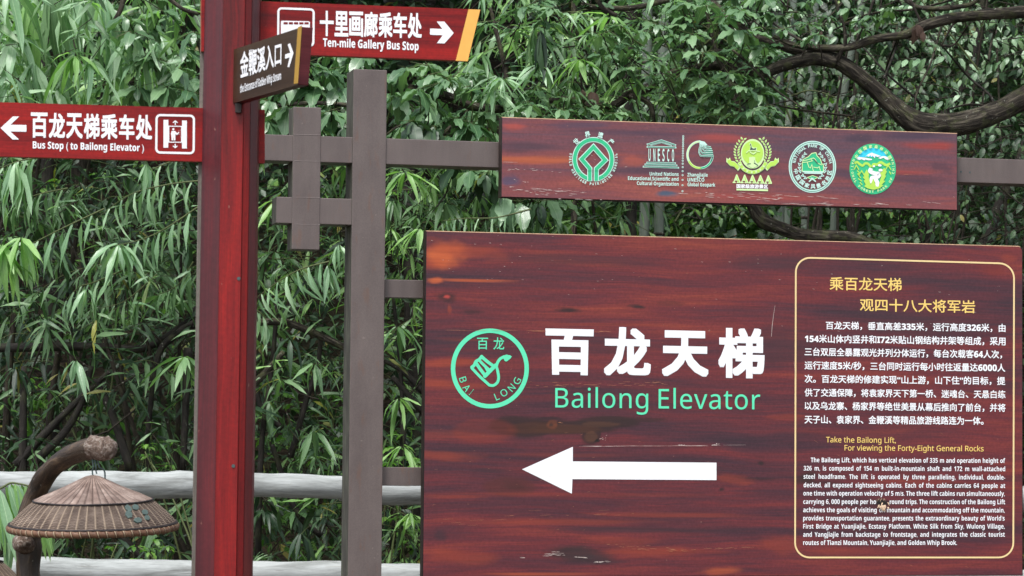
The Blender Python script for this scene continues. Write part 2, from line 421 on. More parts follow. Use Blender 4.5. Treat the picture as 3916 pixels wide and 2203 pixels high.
beam('short_beam', 1057, 753, 1360, 760, 101, .112, 0.0, side=1)
beam('bracket', 1470, 1069, 1720, 1073, 70, .05, -.03)
beam('bracket', 1460, 1787, 1720, 1788, 71, .05, -.03)
# right post, just outside the picture
ub, vb = FP.uv(3975, 330)
m = MB(); m.box(ub, ub+.125, -.006, .139, -.3, vb+ZO); m.build('post', M['steel'], frame, bevel=.004)
for (px, py) in ((3675, 657), (3709, 659)):
    m = MB(); u, v = FP.uv(px, py); m.tube([(u, -.0012, v+ZO), (u, .002, v+ZO)], .0035, 8); m.build('screw_hole', M['dark'], frame)
# weld seams of the crossing bars
for (xa, ya, xb, yb) in ((1124, 515, 1224, 517), (1124, 616, 1224, 618), (1124, 755, 1224, 757), (1124, 858, 1224, 860)):
    m = MB(); a = FP.pt(xa, ya, .0022); b = FP.pt(xb, yb, .0022); m.tube([(a.x+(b.x-a.x)*t/12, a.y+random.uniform(-.0004, .0004), a.z+(b.z-a.z)*t/12+ZO) for t in range(13)], .0016, 5); m.build('weld_seam', M['steel'], frame)

# ------------------------------------------------------------------ boards
def board(name, pl, tl, tr, br, bl, front, thick, mat, label, cat='sign board', roundtr=0.0, bev=.003, vertical=True, blobs=()):
    """board whose front face covers the photo quad; thickness goes away from the viewer"""
    c = [pl.uv(*q, front) for q in (tl, tr, br, bl)]
    if vertical:
        ul = (c[0][0]+c[3][0])/2; ur = (c[1][0]+c[2][0])/2; vt = (c[0][1]+c[1][1])/2; vb = (c[2][1]+c[3][1])/2
        print('LAYOUT', name, [tuple(round(x, 4) for x in q) for q in c])
        c = [(ul, vt), (ur, vt), (ur, vb), (ul, vb)]
    ext = (c[0][0], c[1][0], c[3][1], c[0][1])
    if roundtr:
        r = roundtr; p = c[1]; c = [c[0]]+[(p[0]-r+r*math.sin(R(a)), p[1]-r+r*math.cos(R(a))) for a in range(0, 91, 15)]+c[2:]
    root = empty(name, pl.o, pl.yaw); tag(root, label, cat)
    m = MB(); n = len(c)
    vs = [(x, -front, z) for x, z in c]+[(x, -front+thick, z) for x, z in c]
    m.add(vs, [list(range(n))[::-1], [n+i for i in range(n)]])
    m.add(vs, [(i, (i+1) % n, n+(i+1) % n, n+i) for i in range(n)])
    me = m.mesh('panel', [mat, M['board_side'], M['litedge']])
    bm = bmesh.new(); bm.from_mesh(me); bmesh.ops.remove_doubles(bm, verts=bm.verts, dist=1e-5); bmesh.ops.recalc_face_normals(bm, faces=bm.faces)
    for f in bm.faces:
        if abs(f.normal.y) < .5: f.material_index = 2 if f.normal.z > .7 else 1
    ed = [e for e in bm.edges if len(e.link_faces) == 2 and any(f.normal.y < -.5 for f in e.link_faces)]
    bmesh.ops.bevel(bm, geom=ed, offset=bev, segments=2, affect='EDGES', profile=.5, material=-1)
    for f in bm.faces:
        if f.normal.z > .35 and f.normal.y > -.97: f.material_index = 2
    bm.to_mesh(me); bm.free(); me.update()
    link('panel', me, root)
    stain_grid(root, 'veneer', ext[0]+bev*1.1, ext[1]-bev*1.1, ext[2]+bev*1.1, ext[3]-bev*1.1, -front-.0004, mat, blobs, cut=roundtr)
    return root
def blob(pl, px, py, rx, ry, col, amt, wav, front):
    u, v = pl.uv(px, py, front); s = 11000/11.2
    return (u, v, rx/s, ry/s, col, amt, wav)
BF = .055     # front face of the boards, ahead of the frame
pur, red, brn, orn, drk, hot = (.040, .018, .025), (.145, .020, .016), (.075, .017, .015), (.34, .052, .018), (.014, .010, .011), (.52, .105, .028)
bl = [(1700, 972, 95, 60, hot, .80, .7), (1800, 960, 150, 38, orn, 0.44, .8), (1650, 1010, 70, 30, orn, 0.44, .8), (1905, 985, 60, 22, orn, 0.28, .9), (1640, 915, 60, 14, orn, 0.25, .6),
      (1800, 1073, 190, 7, hot, .6, .5), (1668, 1072, 30, 12, hot, .7, .8), (1707, 1134, 48, 26, drk, .7, .7), (1709, 1134, 16, 10, (.42, .05, .04), .95, .5),
      (1720, 1182, 10, 26, orn, 0.44, .7), (1810, 1190, 45, 12, drk, .5, .9), (2175, 1184, 62, 11, drk, .85, .9), (2435, 1172, 45, 9, drk, .85, .9), (2560, 1160, 70, 12, drk, .35, .9),
      (1700, 1390, 150, 20, orn, 0.44, .9), (1680, 1455, 130, 16, orn, 0.39, .9), (1800, 1300, 160, 5, orn, 0.28, .6), (1760, 1475, 200, 14, orn, 0.30, .8),
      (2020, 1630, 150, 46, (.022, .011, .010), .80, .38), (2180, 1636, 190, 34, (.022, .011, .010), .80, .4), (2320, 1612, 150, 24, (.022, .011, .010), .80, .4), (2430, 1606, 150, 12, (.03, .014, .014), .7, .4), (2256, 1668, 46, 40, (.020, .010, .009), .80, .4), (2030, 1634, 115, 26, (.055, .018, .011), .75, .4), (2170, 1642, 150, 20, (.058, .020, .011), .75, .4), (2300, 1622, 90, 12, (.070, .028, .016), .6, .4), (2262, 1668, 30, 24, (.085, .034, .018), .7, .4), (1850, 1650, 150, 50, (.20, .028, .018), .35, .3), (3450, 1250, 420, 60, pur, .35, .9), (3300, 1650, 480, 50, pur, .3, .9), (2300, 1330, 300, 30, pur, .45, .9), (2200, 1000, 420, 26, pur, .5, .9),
      (2110, 1622, 22, 20, (.13, .035, .015), .7, .4), (2108, 1624, 9, 8, drk, .7, .4), (2284, 1685, 11, 5, (.003, .003, .003), 1.0, .3), (2100, 1600, 60, 9, drk, .7, .8),
      (1720, 1660, 190, 22, orn, 0.22, 1.0), (1700, 1745, 160, 22, orn, 0.39, .9), (2200, 1740, 380, 10, orn, 0.17, .8), (1960, 1862, 60, 20, drk, .55, .6), (1960, 1862, 120, 38, brn, .6, .4),
      (2290, 1895, 700, 10, orn, 0.15, .9), (2050, 1995, 430, 16, orn, 0.33, .9), (2550, 1972, 450, 12, orn, 0.28, .9), (1740, 1900, 170, 11, orn, 0.28, .9), (1880, 1800, 140, 12, pur, .6, .9),
      (2200, 2112, 180, 30, (.030, .018, .020), .85, .9), (2300, 2145, 140, 22, (.028, .018, .022), .7, .8), (2340, 2070, 170, 16, orn, 0.25, .9), (2480, 2110, 160, 24, orn, 0.33, .9), (1780, 2125, 170, 34, orn, 0.33, .9), (2760, 2180, 110, 20, hot, .4, .9), (2630, 2110, 220, 12, orn, 0.22, .9), (2050, 2195, 300, 7, hot, .35, .8),
      (2500, 2030, 350, 20, pur, .8, .9), (1680, 2050, 40, 26, pur, .7, .6), (2600, 1800, 200, 24, pur, .4, .9), (2820, 1830, 90, 22, orn, 0.33, .9), (2910, 1772, 18, 10, drk, .8, .6), (2760, 1870, 14, 10, drk, .8, .6), (2880, 1830, 130, 8, drk, .5, .8),
      (3090, 1835, 60, 30, (.028, .014, .012), .85, .8), (3180, 1850, 140, 14, drk, .5, .9), (3300, 1930, 200, 40, pur, .65, .9), (3700, 1860, 160, 12, drk, .6, .9), (3500, 1780, 260, 18, pur, .6, .9), (3860, 1480, 60, 30, pur, .6, .9),
      (3370, 1922, 34, 15, (.006, .005, .004), 1.0, .5), (3010, 2080, 120, 40, orn, 0.25, .9), (3250, 2110, 260, 20, orn, 0.19, .9), (3860, 985, 50, 22, orn, 0.30, .8), (3790, 1030, 80, 30, red, .6, .8),
      (2950, 1300, 200, 90, pur, .6, 1.0), (2900, 1000, 260, 40, pur, .5, 1.0), (3400, 1460, 420, 20, red, .6, .9), (3550, 1560, 30, 12, drk, .5, .6), (3150, 1360, 120, 14, drk, .4, .8), (3030, 1600, 110, 16, orn, 0.28, .9), (2250, 1240, 300, 8, orn, 0.22, .8)]
stops = [(.30, (.036, .018, .027)), (.40, (.058, .019, .029)), (.47, (.090, .020, .028)), (.54, (.132, .021, .026)), (.62, (.185, .029, .025)), (.72, (.28, .052, .028))]
MAIN = [(1625, 884), (3913, 938.5), (3911, 2199), (1618, 2211)]
mat_main = wood_mat('varnished_red_wood', stops, .95, 7.5, 3.1, True, .40)
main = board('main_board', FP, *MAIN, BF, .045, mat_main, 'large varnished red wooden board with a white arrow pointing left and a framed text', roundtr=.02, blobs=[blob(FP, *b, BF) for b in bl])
ub_ = [(1960, 490, 90, 18, (.38, .06, .04), .6, .9), (2030, 610, 190, 20, (.40, .09, .03), .75, .9), (1990, 560, 170, 20, (.055, .03, .045), .7, .9), (1945, 690, 50, 26, (.05, .05, .10), .75, .8), (2210, 480, 200, 14, (.06, .04, .07), .7, .9),
       (2430, 620, 80, 24, (.40, .08, .04), .5, .9), (2555, 742, 65, 14, (.035, .085, .14), .9, .5), (2740, 530, 180, 24, (.38, .05, .035), .5, .9), (2420, 505, 300, 12, (.05, .03, .055), .6, .9), (2480, 655, 300, 16, (.05, .03, .05), .6, .9),
       (3280, 530, 70, 26, (.045, .03, .05), .7, .8), (3500, 520, 160, 26, (.05, .03, .055), .75, .9), (3560, 560, 120, 18, (.30, .035, .025), .7, .8), (3210, 660, 90, 26, (.05, .035, .06), .7, .8), (3500, 690, 160, 26, (.05, .03, .05), .6, .9), (3440, 660, 140, 10, (.30, .04, .03), .6, .8), (2880, 640, 110, 20, (.06, .035, .06), .6, .9), (3600, 640, 60, 40, (.06, .03, .045), .6, .9), (2200, 770, 280, 12, (.36, .07, .06), .5, .9), (2960, 760, 300, 14, (.32, .05, .04), .5, .9)]
stops2 = [(.30, (.070, .050, .078)), (.42, (.105, .050, .070)), (.52, (.155, .050, .062)), (.62, (.225, .055, .052)), (.72, (.32, .085, .060))]
mat_up = wood_mat('weathered_wine_red_wood', stops2, .8, 6.5, 11.7, True, .38, fine=(.7, 1.2))
UP = [(1919, 448.5), (3663, 507.5), (3660.5, 805), (1914, 755)]
upper = board('emblem_board', FP, *UP, BF, .045, mat_up, 'long wine red wooden board with a row of five green emblems above the large board', blobs=[blob(FP, *b, BF) for b in ub_])
for (px, py, h) in ((2100, 640, .2), (3500, 690, .2)):      # steel strips that hold the boards off the frame
    m = MB(); u, v = FP.uv(px, py); m.box(u, u+.06, -.012, -.0005, v-.08+ZO, v+.02+ZO); m.build('mounting_plate', M['steel'], frame)

# ------------------------------------------------------------------ lettering of the large board
Z6 = zm(1600, 1150, 2536/1400)
pr = Print(FP, [M['white']], BF+.0014)
for ch, (a, b, c, d) in zip('百龙天梯', ((880, 195, 1215, 515), (1285, 183, 1610, 520), (1687, 207, 2010, 525), (2078, 190, 2398, 537))):
    p = Print(FP, [M['white']], BF+.0014); sk = (d-b)*.0
    p.quadtext(ch, Z6(a, b-3), Z6(c, b+4), Z6(c-(8 if ch == '百' else 0), d+3), Z6(a+(8 if ch == '百' else 0), d-3), bold=.062)
    p.build('title_character', main)
p = Print(FP, [M['mint']], BF+.0014)
p.line('Bailong', Z6(948, 0)[0], Z6(1592, 0)[0], Z6(0, 739)[1], Z6(0, 745)[1], 74.0, bold=.004, sp=1.06)
p.build('title_lettering', main, 'mint green word Bailong')
p = Print(FP, [M['mint']], BF+.0014)
p.line('Elevator', Z6(1664, 0)[0], Z6(2368, 0)[0], Z6(0, 746)[1], Z6(0, 753)[1], 74.0, bold=.004, sp=1.06)
p.build('title_lettering', main, 'mint green word Elevator')
p = Print(FP, [M['white']], BF+.0014)
p.poly([Z6(*q) for q in ((718, 1168), (1070, 1012), (1070, 1113), (2065, 1122), (2065, 1243), (1067, 1236), (1063, 1337))])
p.build('arrow', main, 'big white arrow pointing left')
# round mint emblem
Z5 = zm(1700, 1230, 1449/350); p = Print(FP, [M['mint']], BF+.0014)
k5 = 350/1449
p.arc(*Z5(718, 742), 583*k5, 598*k5, 0, 360, 70*k5, n=72)
for ch, b in (('百', (515, 255, 690, 442)), ('龙', (773, 248, 945, 443))):
    p.quadtext(ch, Z5(b[0], b[1]), Z5(b[2], b[1]), Z5(b[2], b[3]), Z5(b[0], b[3]), bold=.016)
for ch, x, y, r_, wd in (('B', 292, 920, 102, 80), ('A', 350, 1050, 128, 92), ('I', 425, 1117, 142, 14), ('L', 828, 1187, -22+0, 62), ('O', 940, 1127, -32, 104), ('N', 1062, 1047, -46, 86), ('G', 1148, 940, -62, 98)):
    rot = {'B': 72, 'A': 52, 'I': 39}.get(ch, r_)
    p.glyph(ch, *Z5(x, y), wd*k5, 112*k5, rot, bold=.004)
def S(pts, wd, lay=1):
    q = [Z5(v.x, v.y) for v in catmull([(a, b, 0) for a, b in pts], 5)]; p.stroke(q, wd*k5, 0, lay*.08)
    for e in (q[0], q[-1]): p.disc(*e, wd*k5/2, wd*k5/2, 0, lay*.08+.04, 14)
S([(592, 560), (700, 650), (795, 715)], 50); S([(548, 612), (625, 690), (708, 765)], 44, 2); S([(498, 652), (560, 745), (640, 850)], 52, 3); S([(432, 735), (560, 870), (708, 1005)], 44, 4)
S([(588, 552), (548, 600), (498, 632), (470, 690), (432, 722)], 50, 5); S([(812, 690), (745, 755), (640, 862)], 62, 6); S([(648, 720), (676, 770)], 40, 7)
S([(708, 1005), (775, 1010), (835, 965), (855, 900), (850, 830), (830, 740), (800, 690)], 44, 8); S([(820, 720), (838, 650), (880, 590), (935, 560), (985, 545)], 46, 9)
p.poly([Z5(*q) for q in ((930, 534), (990, 527), (1040, 533), (1065, 552), (1045, 583), (990, 628), (965, 630), (945, 615), (935, 585))], 0, .9)
p.build('round_emblem', main, 'mint green ring emblem with a thumb up hand')
# framed text
ZA = zm(2950, 900, 1750/966); ZB = zm(2950, 1600, 2321/966)
p = Print(FP, [M['cream']], BF+.0014)
p.rrect((3043.5, 984.5), (3878, 1008.5), (3875, 2132), (3040.5, 2132), 56, 6.4)
p.build('border_line', main, 'rounded cream border line')
p = Print(FP, [M['gold']], BF+.0014)
p.quadtext('乘百龙天梯', ZA(403, 287), ZA(903, 296), ZA(903, 388), ZA(403, 380), bold=.022)
p.build('gold_lettering', main, 'upper gold Chinese heading')
p = Print(FP, [M['gold']], BF+.0014)
p.quadtext('观四十八大将军岩', ZA(613, 437), ZA(1412, 450), ZA(1412, 540), ZA(613, 525), bold=.022)
p.build('gold_lettering', main, 'lower gold Chinese heading')
p = Print(FP, [M['gold']], BF+.0014)
p.line('Take the Bailong Lift,', ZB(502, 0)[0], ZB(1143, 0)[0], ZB(0, 220)[1], ZB(0, 226)[1], 20.6, bold=.015)
p.line('For viewing the Forty-Eight General Rocks', ZB(672, 0)[0], ZB(1950, 0)[0], ZB(0, 295)[1], ZB(0, 303)[1], 20.6, bold=.015)
p.build('gold_lettering', main, 'gold English heading in two lines')
body = [('百龙天梯，垂直高差335米，运行高度326米，由', 377, 1622, 596, 653, 613, 672), ('154米山体内竖井和I72米贴山钢结构井架等组成，采用', 232, 1622, 687, 745, 705, 765),
        ('三台双层全暴露观光并列分体运行，每台次载客64人次，', 230, 1598, 777, 836, 796, 855), ('运行速度5米/秒，三台同时运行每小时往返量达6000人', 230, 1620, 871, 930, 889, 948),
        ('次。百龙天梯的修建实现“山上游，山下住”的目标，提', 230, 1620, 965, 1023, 980, 1039), ('供了交通保障，将袁家界天下第一桥、迷魂台、天悬白练', 230, 1622, 1060, 1118, 1074, 1132),
        ('以及乌龙寨、杨家界等绝世美景从幕后推向了前台，并将', 230, 1622, 1151, 1210, 1166, 1225), ('天子山、袁家界、金鞭溪等精品旅游线路连为一体。', 230, 1470, 1246, 1304, 1256, 1314)]
p = Print(FP, [M['white']], BF+.0014)
for t, x0, x1, a, b, c, d in body: p.quadtext(t, ZA(x0, a), ZA(x1, c), ZA(x1, d), ZA(x0, b), bold=.030)
p.build('chinese_lettering', main, 'white Chinese text in eight lines')
p = Print(FP, [M['white']], BF+.0014)
eng = [('The Bailong Lift, which has vertical elevation of 335 m and operation height of', 362, 2148, 403, 410), ('326 m, is composed of 154 m built-in-mountain shaft and 172 m wall-attached', 296, 2148, 479, 486),
       ('steel headframe. The lift is operated by three paralleling, individual, double-', 296, 2148, 555, 563), ('decked, all exposed sightseeing cabins. Each of the cabins carries 64 people at', 296, 2148, 633, 640),
       ('one time with operation velocity of 5 m/s. The three lift cabins run simultaneously,', 294, 2145, 709, 713), ('carrying 6, 000 people per ho', 293, 962, 786, 787), ('round trips. The construction of the Bailong Lift', 1087, 2147, 787, 789),
       ('achieves the goals of visiting', 292, 968, 862, 863), ('on', 990, 1042, 863, 863), ('mountain and accommodating off the mountain,', 1062, 2143, 863, 865), ("provides transportation guarantee, presents the extraordinary beauty of World's", 292, 2143, 938, 939),
       ('First Bridge at Yuanjiajie, Ecstasy Platform, White Silk from Sky, Wulong Village,', 292, 2143, 1013, 1013), ('and Yangjiajie from backstage to frontstage, and integrates the classic tourist', 292, 2145, 1088, 1088), ('routes of Tianzi Mountain, Yuanjiajie, and Golden Whip Brook.', 292, 1705, 1163, 1163)]
KX = min((x1-x0)/2.403/np.ptp(glyphs(sans(t, True), 0.0)[0][:, 0]) for t, x0, x1, a, b in eng if x1-x0 > 1500)
for t, x0, x1, a, b in eng:
    full = x1-x0 > 1500
    p.line(t, ZB(x0, 0)[0], ZB(x1, 0)[0], ZB(0, a)[1], ZB(0, b)[1], 17.6, bold=.024, kx=None if not full or 'round trips' in t or 'routes of' in t else KX)
p.build('english_lettering', main, 'white English text in eleven lines')
# scratches, seams and chips in the varnish of the large board
def scratches(pl, name, parent, items, seed, mats):
    q = random.Random(seed); p = Print(pl, mats, BF+.0030)
    for (x0, y0, x1, y1, n, spread, ln, w, mi) in items:
        for i in range(n if parent is main else int(n*.42)):
            t = q.random(); x = x0+(x1-x0)*t; y = y0+(y1-y0)*t+q.gauss(0, spread); l = ln*q.uniform(.3, 1.3); ww = w*q.uniform(.25, .65)
            sl = (y1-y0)/max(1, (x1-x0)); pts = []; k = max(2, int(l/12)+1)
            for j in range(k+1): pts.append((x+l*(j/k-.5), y+l*(j/k-.5)*sl+q.gauss(0, ww*.12)))
            p.stroke(pts, [max(.3, ww*(.25+math.sin(math.pi*j/k)*.9)*q.uniform(.6, 1.3)) for j in range(k+1)], mi)
    o = p.build(name, parent); o['kind'] = 'stuff'; return o
M['scr'] = paint_mat('scratched_varnish', (.46, .20, .11), .7, .2); M['scrw'] = paint_mat('pale_scratch', (.62, .52, .48), .7, .2)
scratches(FP, 'scratch', main, [(1720, 1262, 2080, 1266, 14, 1, 60, 1.3, 0), (2280, 1268, 2330, 1270, 4, 1, 30, 2, 0), (2000, 1478, 2560, 1468, 40, 5, 26, 1.8, 0), (2250, 1707, 2830, 1703, 22, .8, 70, 1.5, 1), (2596, 1703, 2632, 1703, 4, 1, 12, 5, 1), (2715, 1704, 2750, 1699, 7, 2.5, 12, 4.5, 1),
    (1990, 2133, 2010, 2133, 3, 1, 14, 3, 1), (2080, 2120, 2160, 2117, 14, 5, 22, 2.6, 1), (2200, 2130, 2260, 2134, 6, 1, 26, 3, 1), (2275, 2150, 2335, 2146, 10, 3, 16, 4, 1), (2420, 2098, 2620, 2104, 14, 3, 22, 1.8, 0), (2300, 2080, 2480, 2090, 10, 4, 18, 1.6, 0), (2600, 2105, 2900, 2090, 16, 2, 26, 1.4, 0),
    (2295, 1684, 2325, 1672, 6, 4, 8, 2.5, 1), (1640, 1700, 2900, 1500, 60, 300, 10, 1.2, 0), (3100, 1700, 3850, 2100, 40, 200, 12, 1.2, 0), (1650, 950, 3850, 1150, 70, 90, 8, 1.3, 1), (3040, 1410, 3040, 1420, 1, 0, 10, 2, 1), (2140, 1615, 2160, 1618, 3, 2, 14, 2, 0), (3640, 1500, 3840, 1504, 8, 1.5, 50, 1.4, 0), (1690, 2000, 2400, 1960, 20, 10, 40, 1.0, 0)], 5, [M['scr'], M['scrw']])
p = Print(FP, [M['scrw']], BF+.0010)
p.stroke([(2964, 1168), (2959, 1200), (2953, 1245), (2950, 1287)], [.6, 1.0, 1.5, 1.0]); p.build('scratch', main, 'thin upright pale scratch')
# splintered hole in the text
q = random.Random(3); mb = MB()
mats = [M['chip'], M['dark']]
for i in range(26):
    x = 3379+q.gauss(0, 9); y = 1938+q.gauss(0, 7); a = FP.pt(x, y, BF+.002+q.random()*.004); l = q.uniform(.006, .016); wv = q.uniform(.002, .004)
    an = R(q.uniform(60, 120)); dx, dz = math.cos(an)*l, math.sin(an)*l
    mb.mi = 0; mb.add([a+Vector((-wv, 0, 0)), a+Vector((wv, 0, 0)), a+Vector((dx+wv*.3, -.004, -dz)), a+Vector((dx-wv*.3, -.002, -dz)), a+Vector((0, .004, 0))], [(0, 1, 2, 3), (0, 3, 4), (1, 4, 2)])
for i in range(16):
    x = 3352+q.random()*34; y = 1905+q.random()*7; a = FP.pt(x, y, BF+.0012); l = q.uniform(.004, .009)
    mb.mi = 0; mb.add([a, a+Vector((.0012, 0, 0)), a+Vector((q.uniform(-.002, .003), -.001, -l))], [(0, 1, 2)])
mb.build('splintered_wood', mats, main)
# ------------------------------------------------------------------ emblems of the upper board
EM = [M['green'], M['pale'], M['white'], M['dgreen'], M['lime'], M['plime'], M['cyan'], M['dark'], M['mint']]
GR, PA, WH, DG, LI, PL, CN, DK, MI = range(9)
# 1 heritage ring
kz = 250/1449; Z = zm(2150, 480, 1/kz); p = Print(FP, EM, BF+.0014)
for lay, mt, w_ in ((0, PA, 112), (1, GR, 76)):
    e = 0 if lay == 0 else 2
    p.arc(*Z(689, 752), 413*kz, 441*kz, 96+e*.3, 444-e*.3, w_*kz, mt, lay, 64)
    for sx in (1, -1):
        X = lambda x: 683+sx*(x-683)
        p.stroke([Z(X(755), 1236-e*6), Z(X(755), 962)], w_*kz, mt, lay+2)
    p.stroke([Z(612, 1000), Z(612, 955), Z(432, 745), Z(693, 472), Z(955, 768), Z(757, 960), Z(757, 1000)], w_*kz, mt, lay+4)
for ch, x, y, r_ in (('世', 310, 352, -42), ('界', 562, 196, -14), ('遗', 850, 212, 14), ('产', 1086, 360, 40)):
    p.glyph(ch, *Z(x, y), 118*kz, 128*kz, r_, PA, 6, bold=.05)
p.arctext('WORLD HERITAGE PATRIMOINE MONDIAL', *Z(689, 748), 510*kz, 548*kz, 192, -11, 36*kz, 60*kz, True, PA, 6, bold=.05)
p.build('emblem', upper, 'green ring emblem around an open diamond')
# 2 temple, words, dots and the round geopark mark
kz = 360/2006; Z = zm(2400, 500, 1/kz); p = Print(FP, EM, BF+.0014)
def ol(pts, w_, cap=True, closed=False, inner=.45):
    q = [Z(*a) for a in pts]; p.stroke(q, w_*kz, PA, 0, closed, cap); p.stroke(q, w_*inner*kz, DG, 1, closed, False)
ol([(425, 292), (722, 205), (1020, 308)], 36); ol([(500, 306), (722, 250), (930, 316)], 26, inner=.3); ol([(425, 343), (1022, 358)], 40)
ol([(415, 680), (1015, 692)], 34); ol([(378, 718), (1045, 740)], 36); ol([(340, 766), (1082, 790)], 36)
for ch, x in zip('UNESCO', (468, 570, 666, 765, 866, 967)):
    dy = (x-468)*.02; p.quadtext(ch, Z(x-23, 380+dy), Z(x+23, 381+dy), Z(x+23, 650+dy), Z(x-23, 649+dy), PA, 2, bold=.03)
for i, y in enumerate((117, 158, 198, 245, 290, 333, 382, 432, 482, 533, 587, 640, 703, 776, 860, 947, 1048, 1162, 1288)):
    p.arc(*Z(1186-i*.9, y), 15*kz, 16*kz, 0, 360, 10*kz, PA, 0, 12)
for t, x0, x1, a, b in (('United Nations', 470, 1088, 955, 965), ('Educational,Scientific and', 8, 1086, 1048, 1070), ('Cultural Organization', 198, 1088, 1155, 1175), ('Zhangjiajie', 1275, 1708, 975, 980), ('UNESCO', 1277, 1636, 1082, 1084), ('Global Geopark', 1277, 1868, 1182, 1192)):
    p.line(t, Z(x0, 0)[0], Z(x1, 0)[0], Z(0, a)[1], Z(0, b)[1], 76*kz, PA, 2, bold=.035)
for (a0, a1, m1, m2) in ((150, 272, PA, PL), (85, 152, PL, LI), (30, 88, PA, GR), (2, 32, PA, DG)):
    p.arc(*Z(1544, 514), 268*kz, 282*kz, a0, a1, 50*kz, m1, 0, 24); p.arc(*Z(1544, 514), 268*kz, 282*kz, a0, a1, 26*kz, m2, 1, 24)
p.poly([Z(*q) for q in ((1532, 226), (1560, 216), (1640, 234), (1700, 300), (1640, 330), (1570, 350), (1534, 345))], PA, 2)
for i, (yo, xs, xe) in enumerate(((352, 1680, 1780), (396, 1655, 1800), (440, 1615, 1815), (482, 1570, 1822), (535, 1530, 1828))):
    t0 = (1560+i*0+(4-i)*28, 300-i*4); pts = [t0, (xs-10, 350+i*18), (xs+20, yo-14), (xs+80, yo+2), (xe, yo)]
    pts = [tuple(v)[:2] for v in catmull([(a, b, 0) for a, b in pts], 5)]
    n_ = len(pts); q = [Z(*a) for a in pts]
    p.stroke(q, [(20+30*j/n_)*kz for j in range(n_)], PA, 3); p.stroke(q, [(4+20*j/n_)*kz for j in range(n_)], DG, 4)
p.build('emblem', upper, 'pale temple emblem and round geopark mark either side of a dotted line')
# 3 five A emblem
kz = 250/1449; Z = zm(2750, 500, 1/kz); p = Print(FP, EM, BF+.0014)
p.disc(*Z(742, 512), 260*kz, 328*kz, PL, 1, 48); p.disc(*Z(742, 490), 233*kz, 262*kz, LI, 2, 48)
for sx in (1, -1):
    X = lambda x: 742+sx*(x-742)
    for i in range(9):                       # laurel
        t = i/8; cx_ = 1040+75*math.sin(t*3.0); cy_ = 690-480*t; cx_ -= 95*t*t
        for s2 in (1, -1):
            an = R(-60-35*t+s2*28)if s2 > 0 else R(-120-25*t); l = 88
            d = (math.cos(an), math.sin(an)); nn = (-d[1], d[0]); c0 = (cx_+s2*12, cy_)
            lf = [(c0[0], c0[1]), (c0[0]+d[0]*l*.45+nn[0]*24, c0[1]+d[1]*l*.45+nn[1]*24), (c0[0]+d[0]*l, c0[1]+d[1]*l), (c0[0]+d[0]*l*.45-nn[0]*24, c0[1]+d[1]*l*.45-nn[1]*24)]
            p.poly([Z(X(a), b) for a, b in lf], PL, 0)
            ctr = (c0[0]+d[0]*l*.5, c0[1]+d[1]*l*.5)
            p.poly([Z(X(ctr[0]+(a-ctr[0])*.5), ctr[1]+(b-ctr[1])*.5) for a, b in lf], GR if False else LI, 3)
    rib = [(1015, 830), (1065, 890), (1150, 800), (1240, 780), (1325, 690), (1322, 598), (1282, 635), (1245, 592), (1218, 670), (1140, 680), (1075, 740)]
    p.poly([Z(X(a), b) for a, b in rib], PL, 2)
    c_ = (1165, 740); p.poly([Z(X(c_[0]+(a-c_[0])*.84), c_[1]+(b-c_[1])*.80) for a, b in rib], LI, 3)
p.arc(*Z(742, 560), 318*kz, 362*kz, 22, 158, 84*kz, PL, 4, 40); p.arc(*Z(742, 560), 318*kz, 362*kz, 24, 156, 60*kz, LI, 5, 40)
for a in range(36, 150, 18): p.arc(*Z(742, 560), 318*kz, 362*kz, a, a+7, 44*kz, PL, 6, 4)
p.poly([Z(*q) for q in ((672, 440), (690, 340), (668, 300), (692, 255), (715, 290), (735, 360), (790, 375), (840, 370), (835, 440))], PL, 3)
p.poly([Z(*q) for q in ((682, 435), (702, 350), (684, 305), (696, 282), (706, 300), (722, 375), (760, 398), (822, 380), (810, 435))], DK, 4)
p.stroke([Z(*q) for q in ((600, 490), (650, 445), (720, 440), (800, 440), (900, 462))], 22*kz, PL, 5); p.stroke([Z(*q) for q in ((680, 470), (760, 515), (820, 470))], 26*kz, PL, 5)
p.poly([Z(*q) for q in ((662, 590), (745, 575), (800, 590), (805, 660), (880, 760), (742, 830), (605, 745), (670, 715))], PL, 3)
p.poly([Z(*q) for q in ((612, 748), (650, 722), (705, 725), (700, 742))], DK, 4); p.poly([Z(*q) for q in ((768, 720), (780, 700), (868, 765), (850, 775))], DK, 4); p.poly([Z(*q) for q in ((766, 645), (800, 680), (790, 690))], DK, 4)
for i in range(5):
    x = 380+i*175; y = 968+i*5; ht = 190
    p.poly([Z(*q) for q in ((x, y), (x+22, y), (x+92, y+ht-25), (x+92, y+ht), (x+10, y+ht+2), (x+10, y+ht-25), (x+26, y+ht-28), (x+18, y+ht-52), (x-32, y+ht-52), (x-36, y+ht-28), (x-14, y+ht-25), (x-14, y+ht), (x-80, y+ht), (x-80, y+ht-22), (x-60, y+ht-34))], PL, 1)
    p.poly([Z(*q) for q in ((x+6, y+40), (x+24, y+50), (x+62, y+ht-22), (x+36, y+ht-26))], LI, 2)
p.quadtext('国家级旅游景区', Z(385, 1180), Z(1085, 1192), Z(1085, 1286), Z(385, 1274), WH, 1, bold=.06)
p.poly([Z(*q) for q in ((385, 1284), (1085, 1298), (1083, 1340), (385, 1322))], PL, 1)
p.build('emblem', upper, 'lime green laurel emblem above five capital A letters')
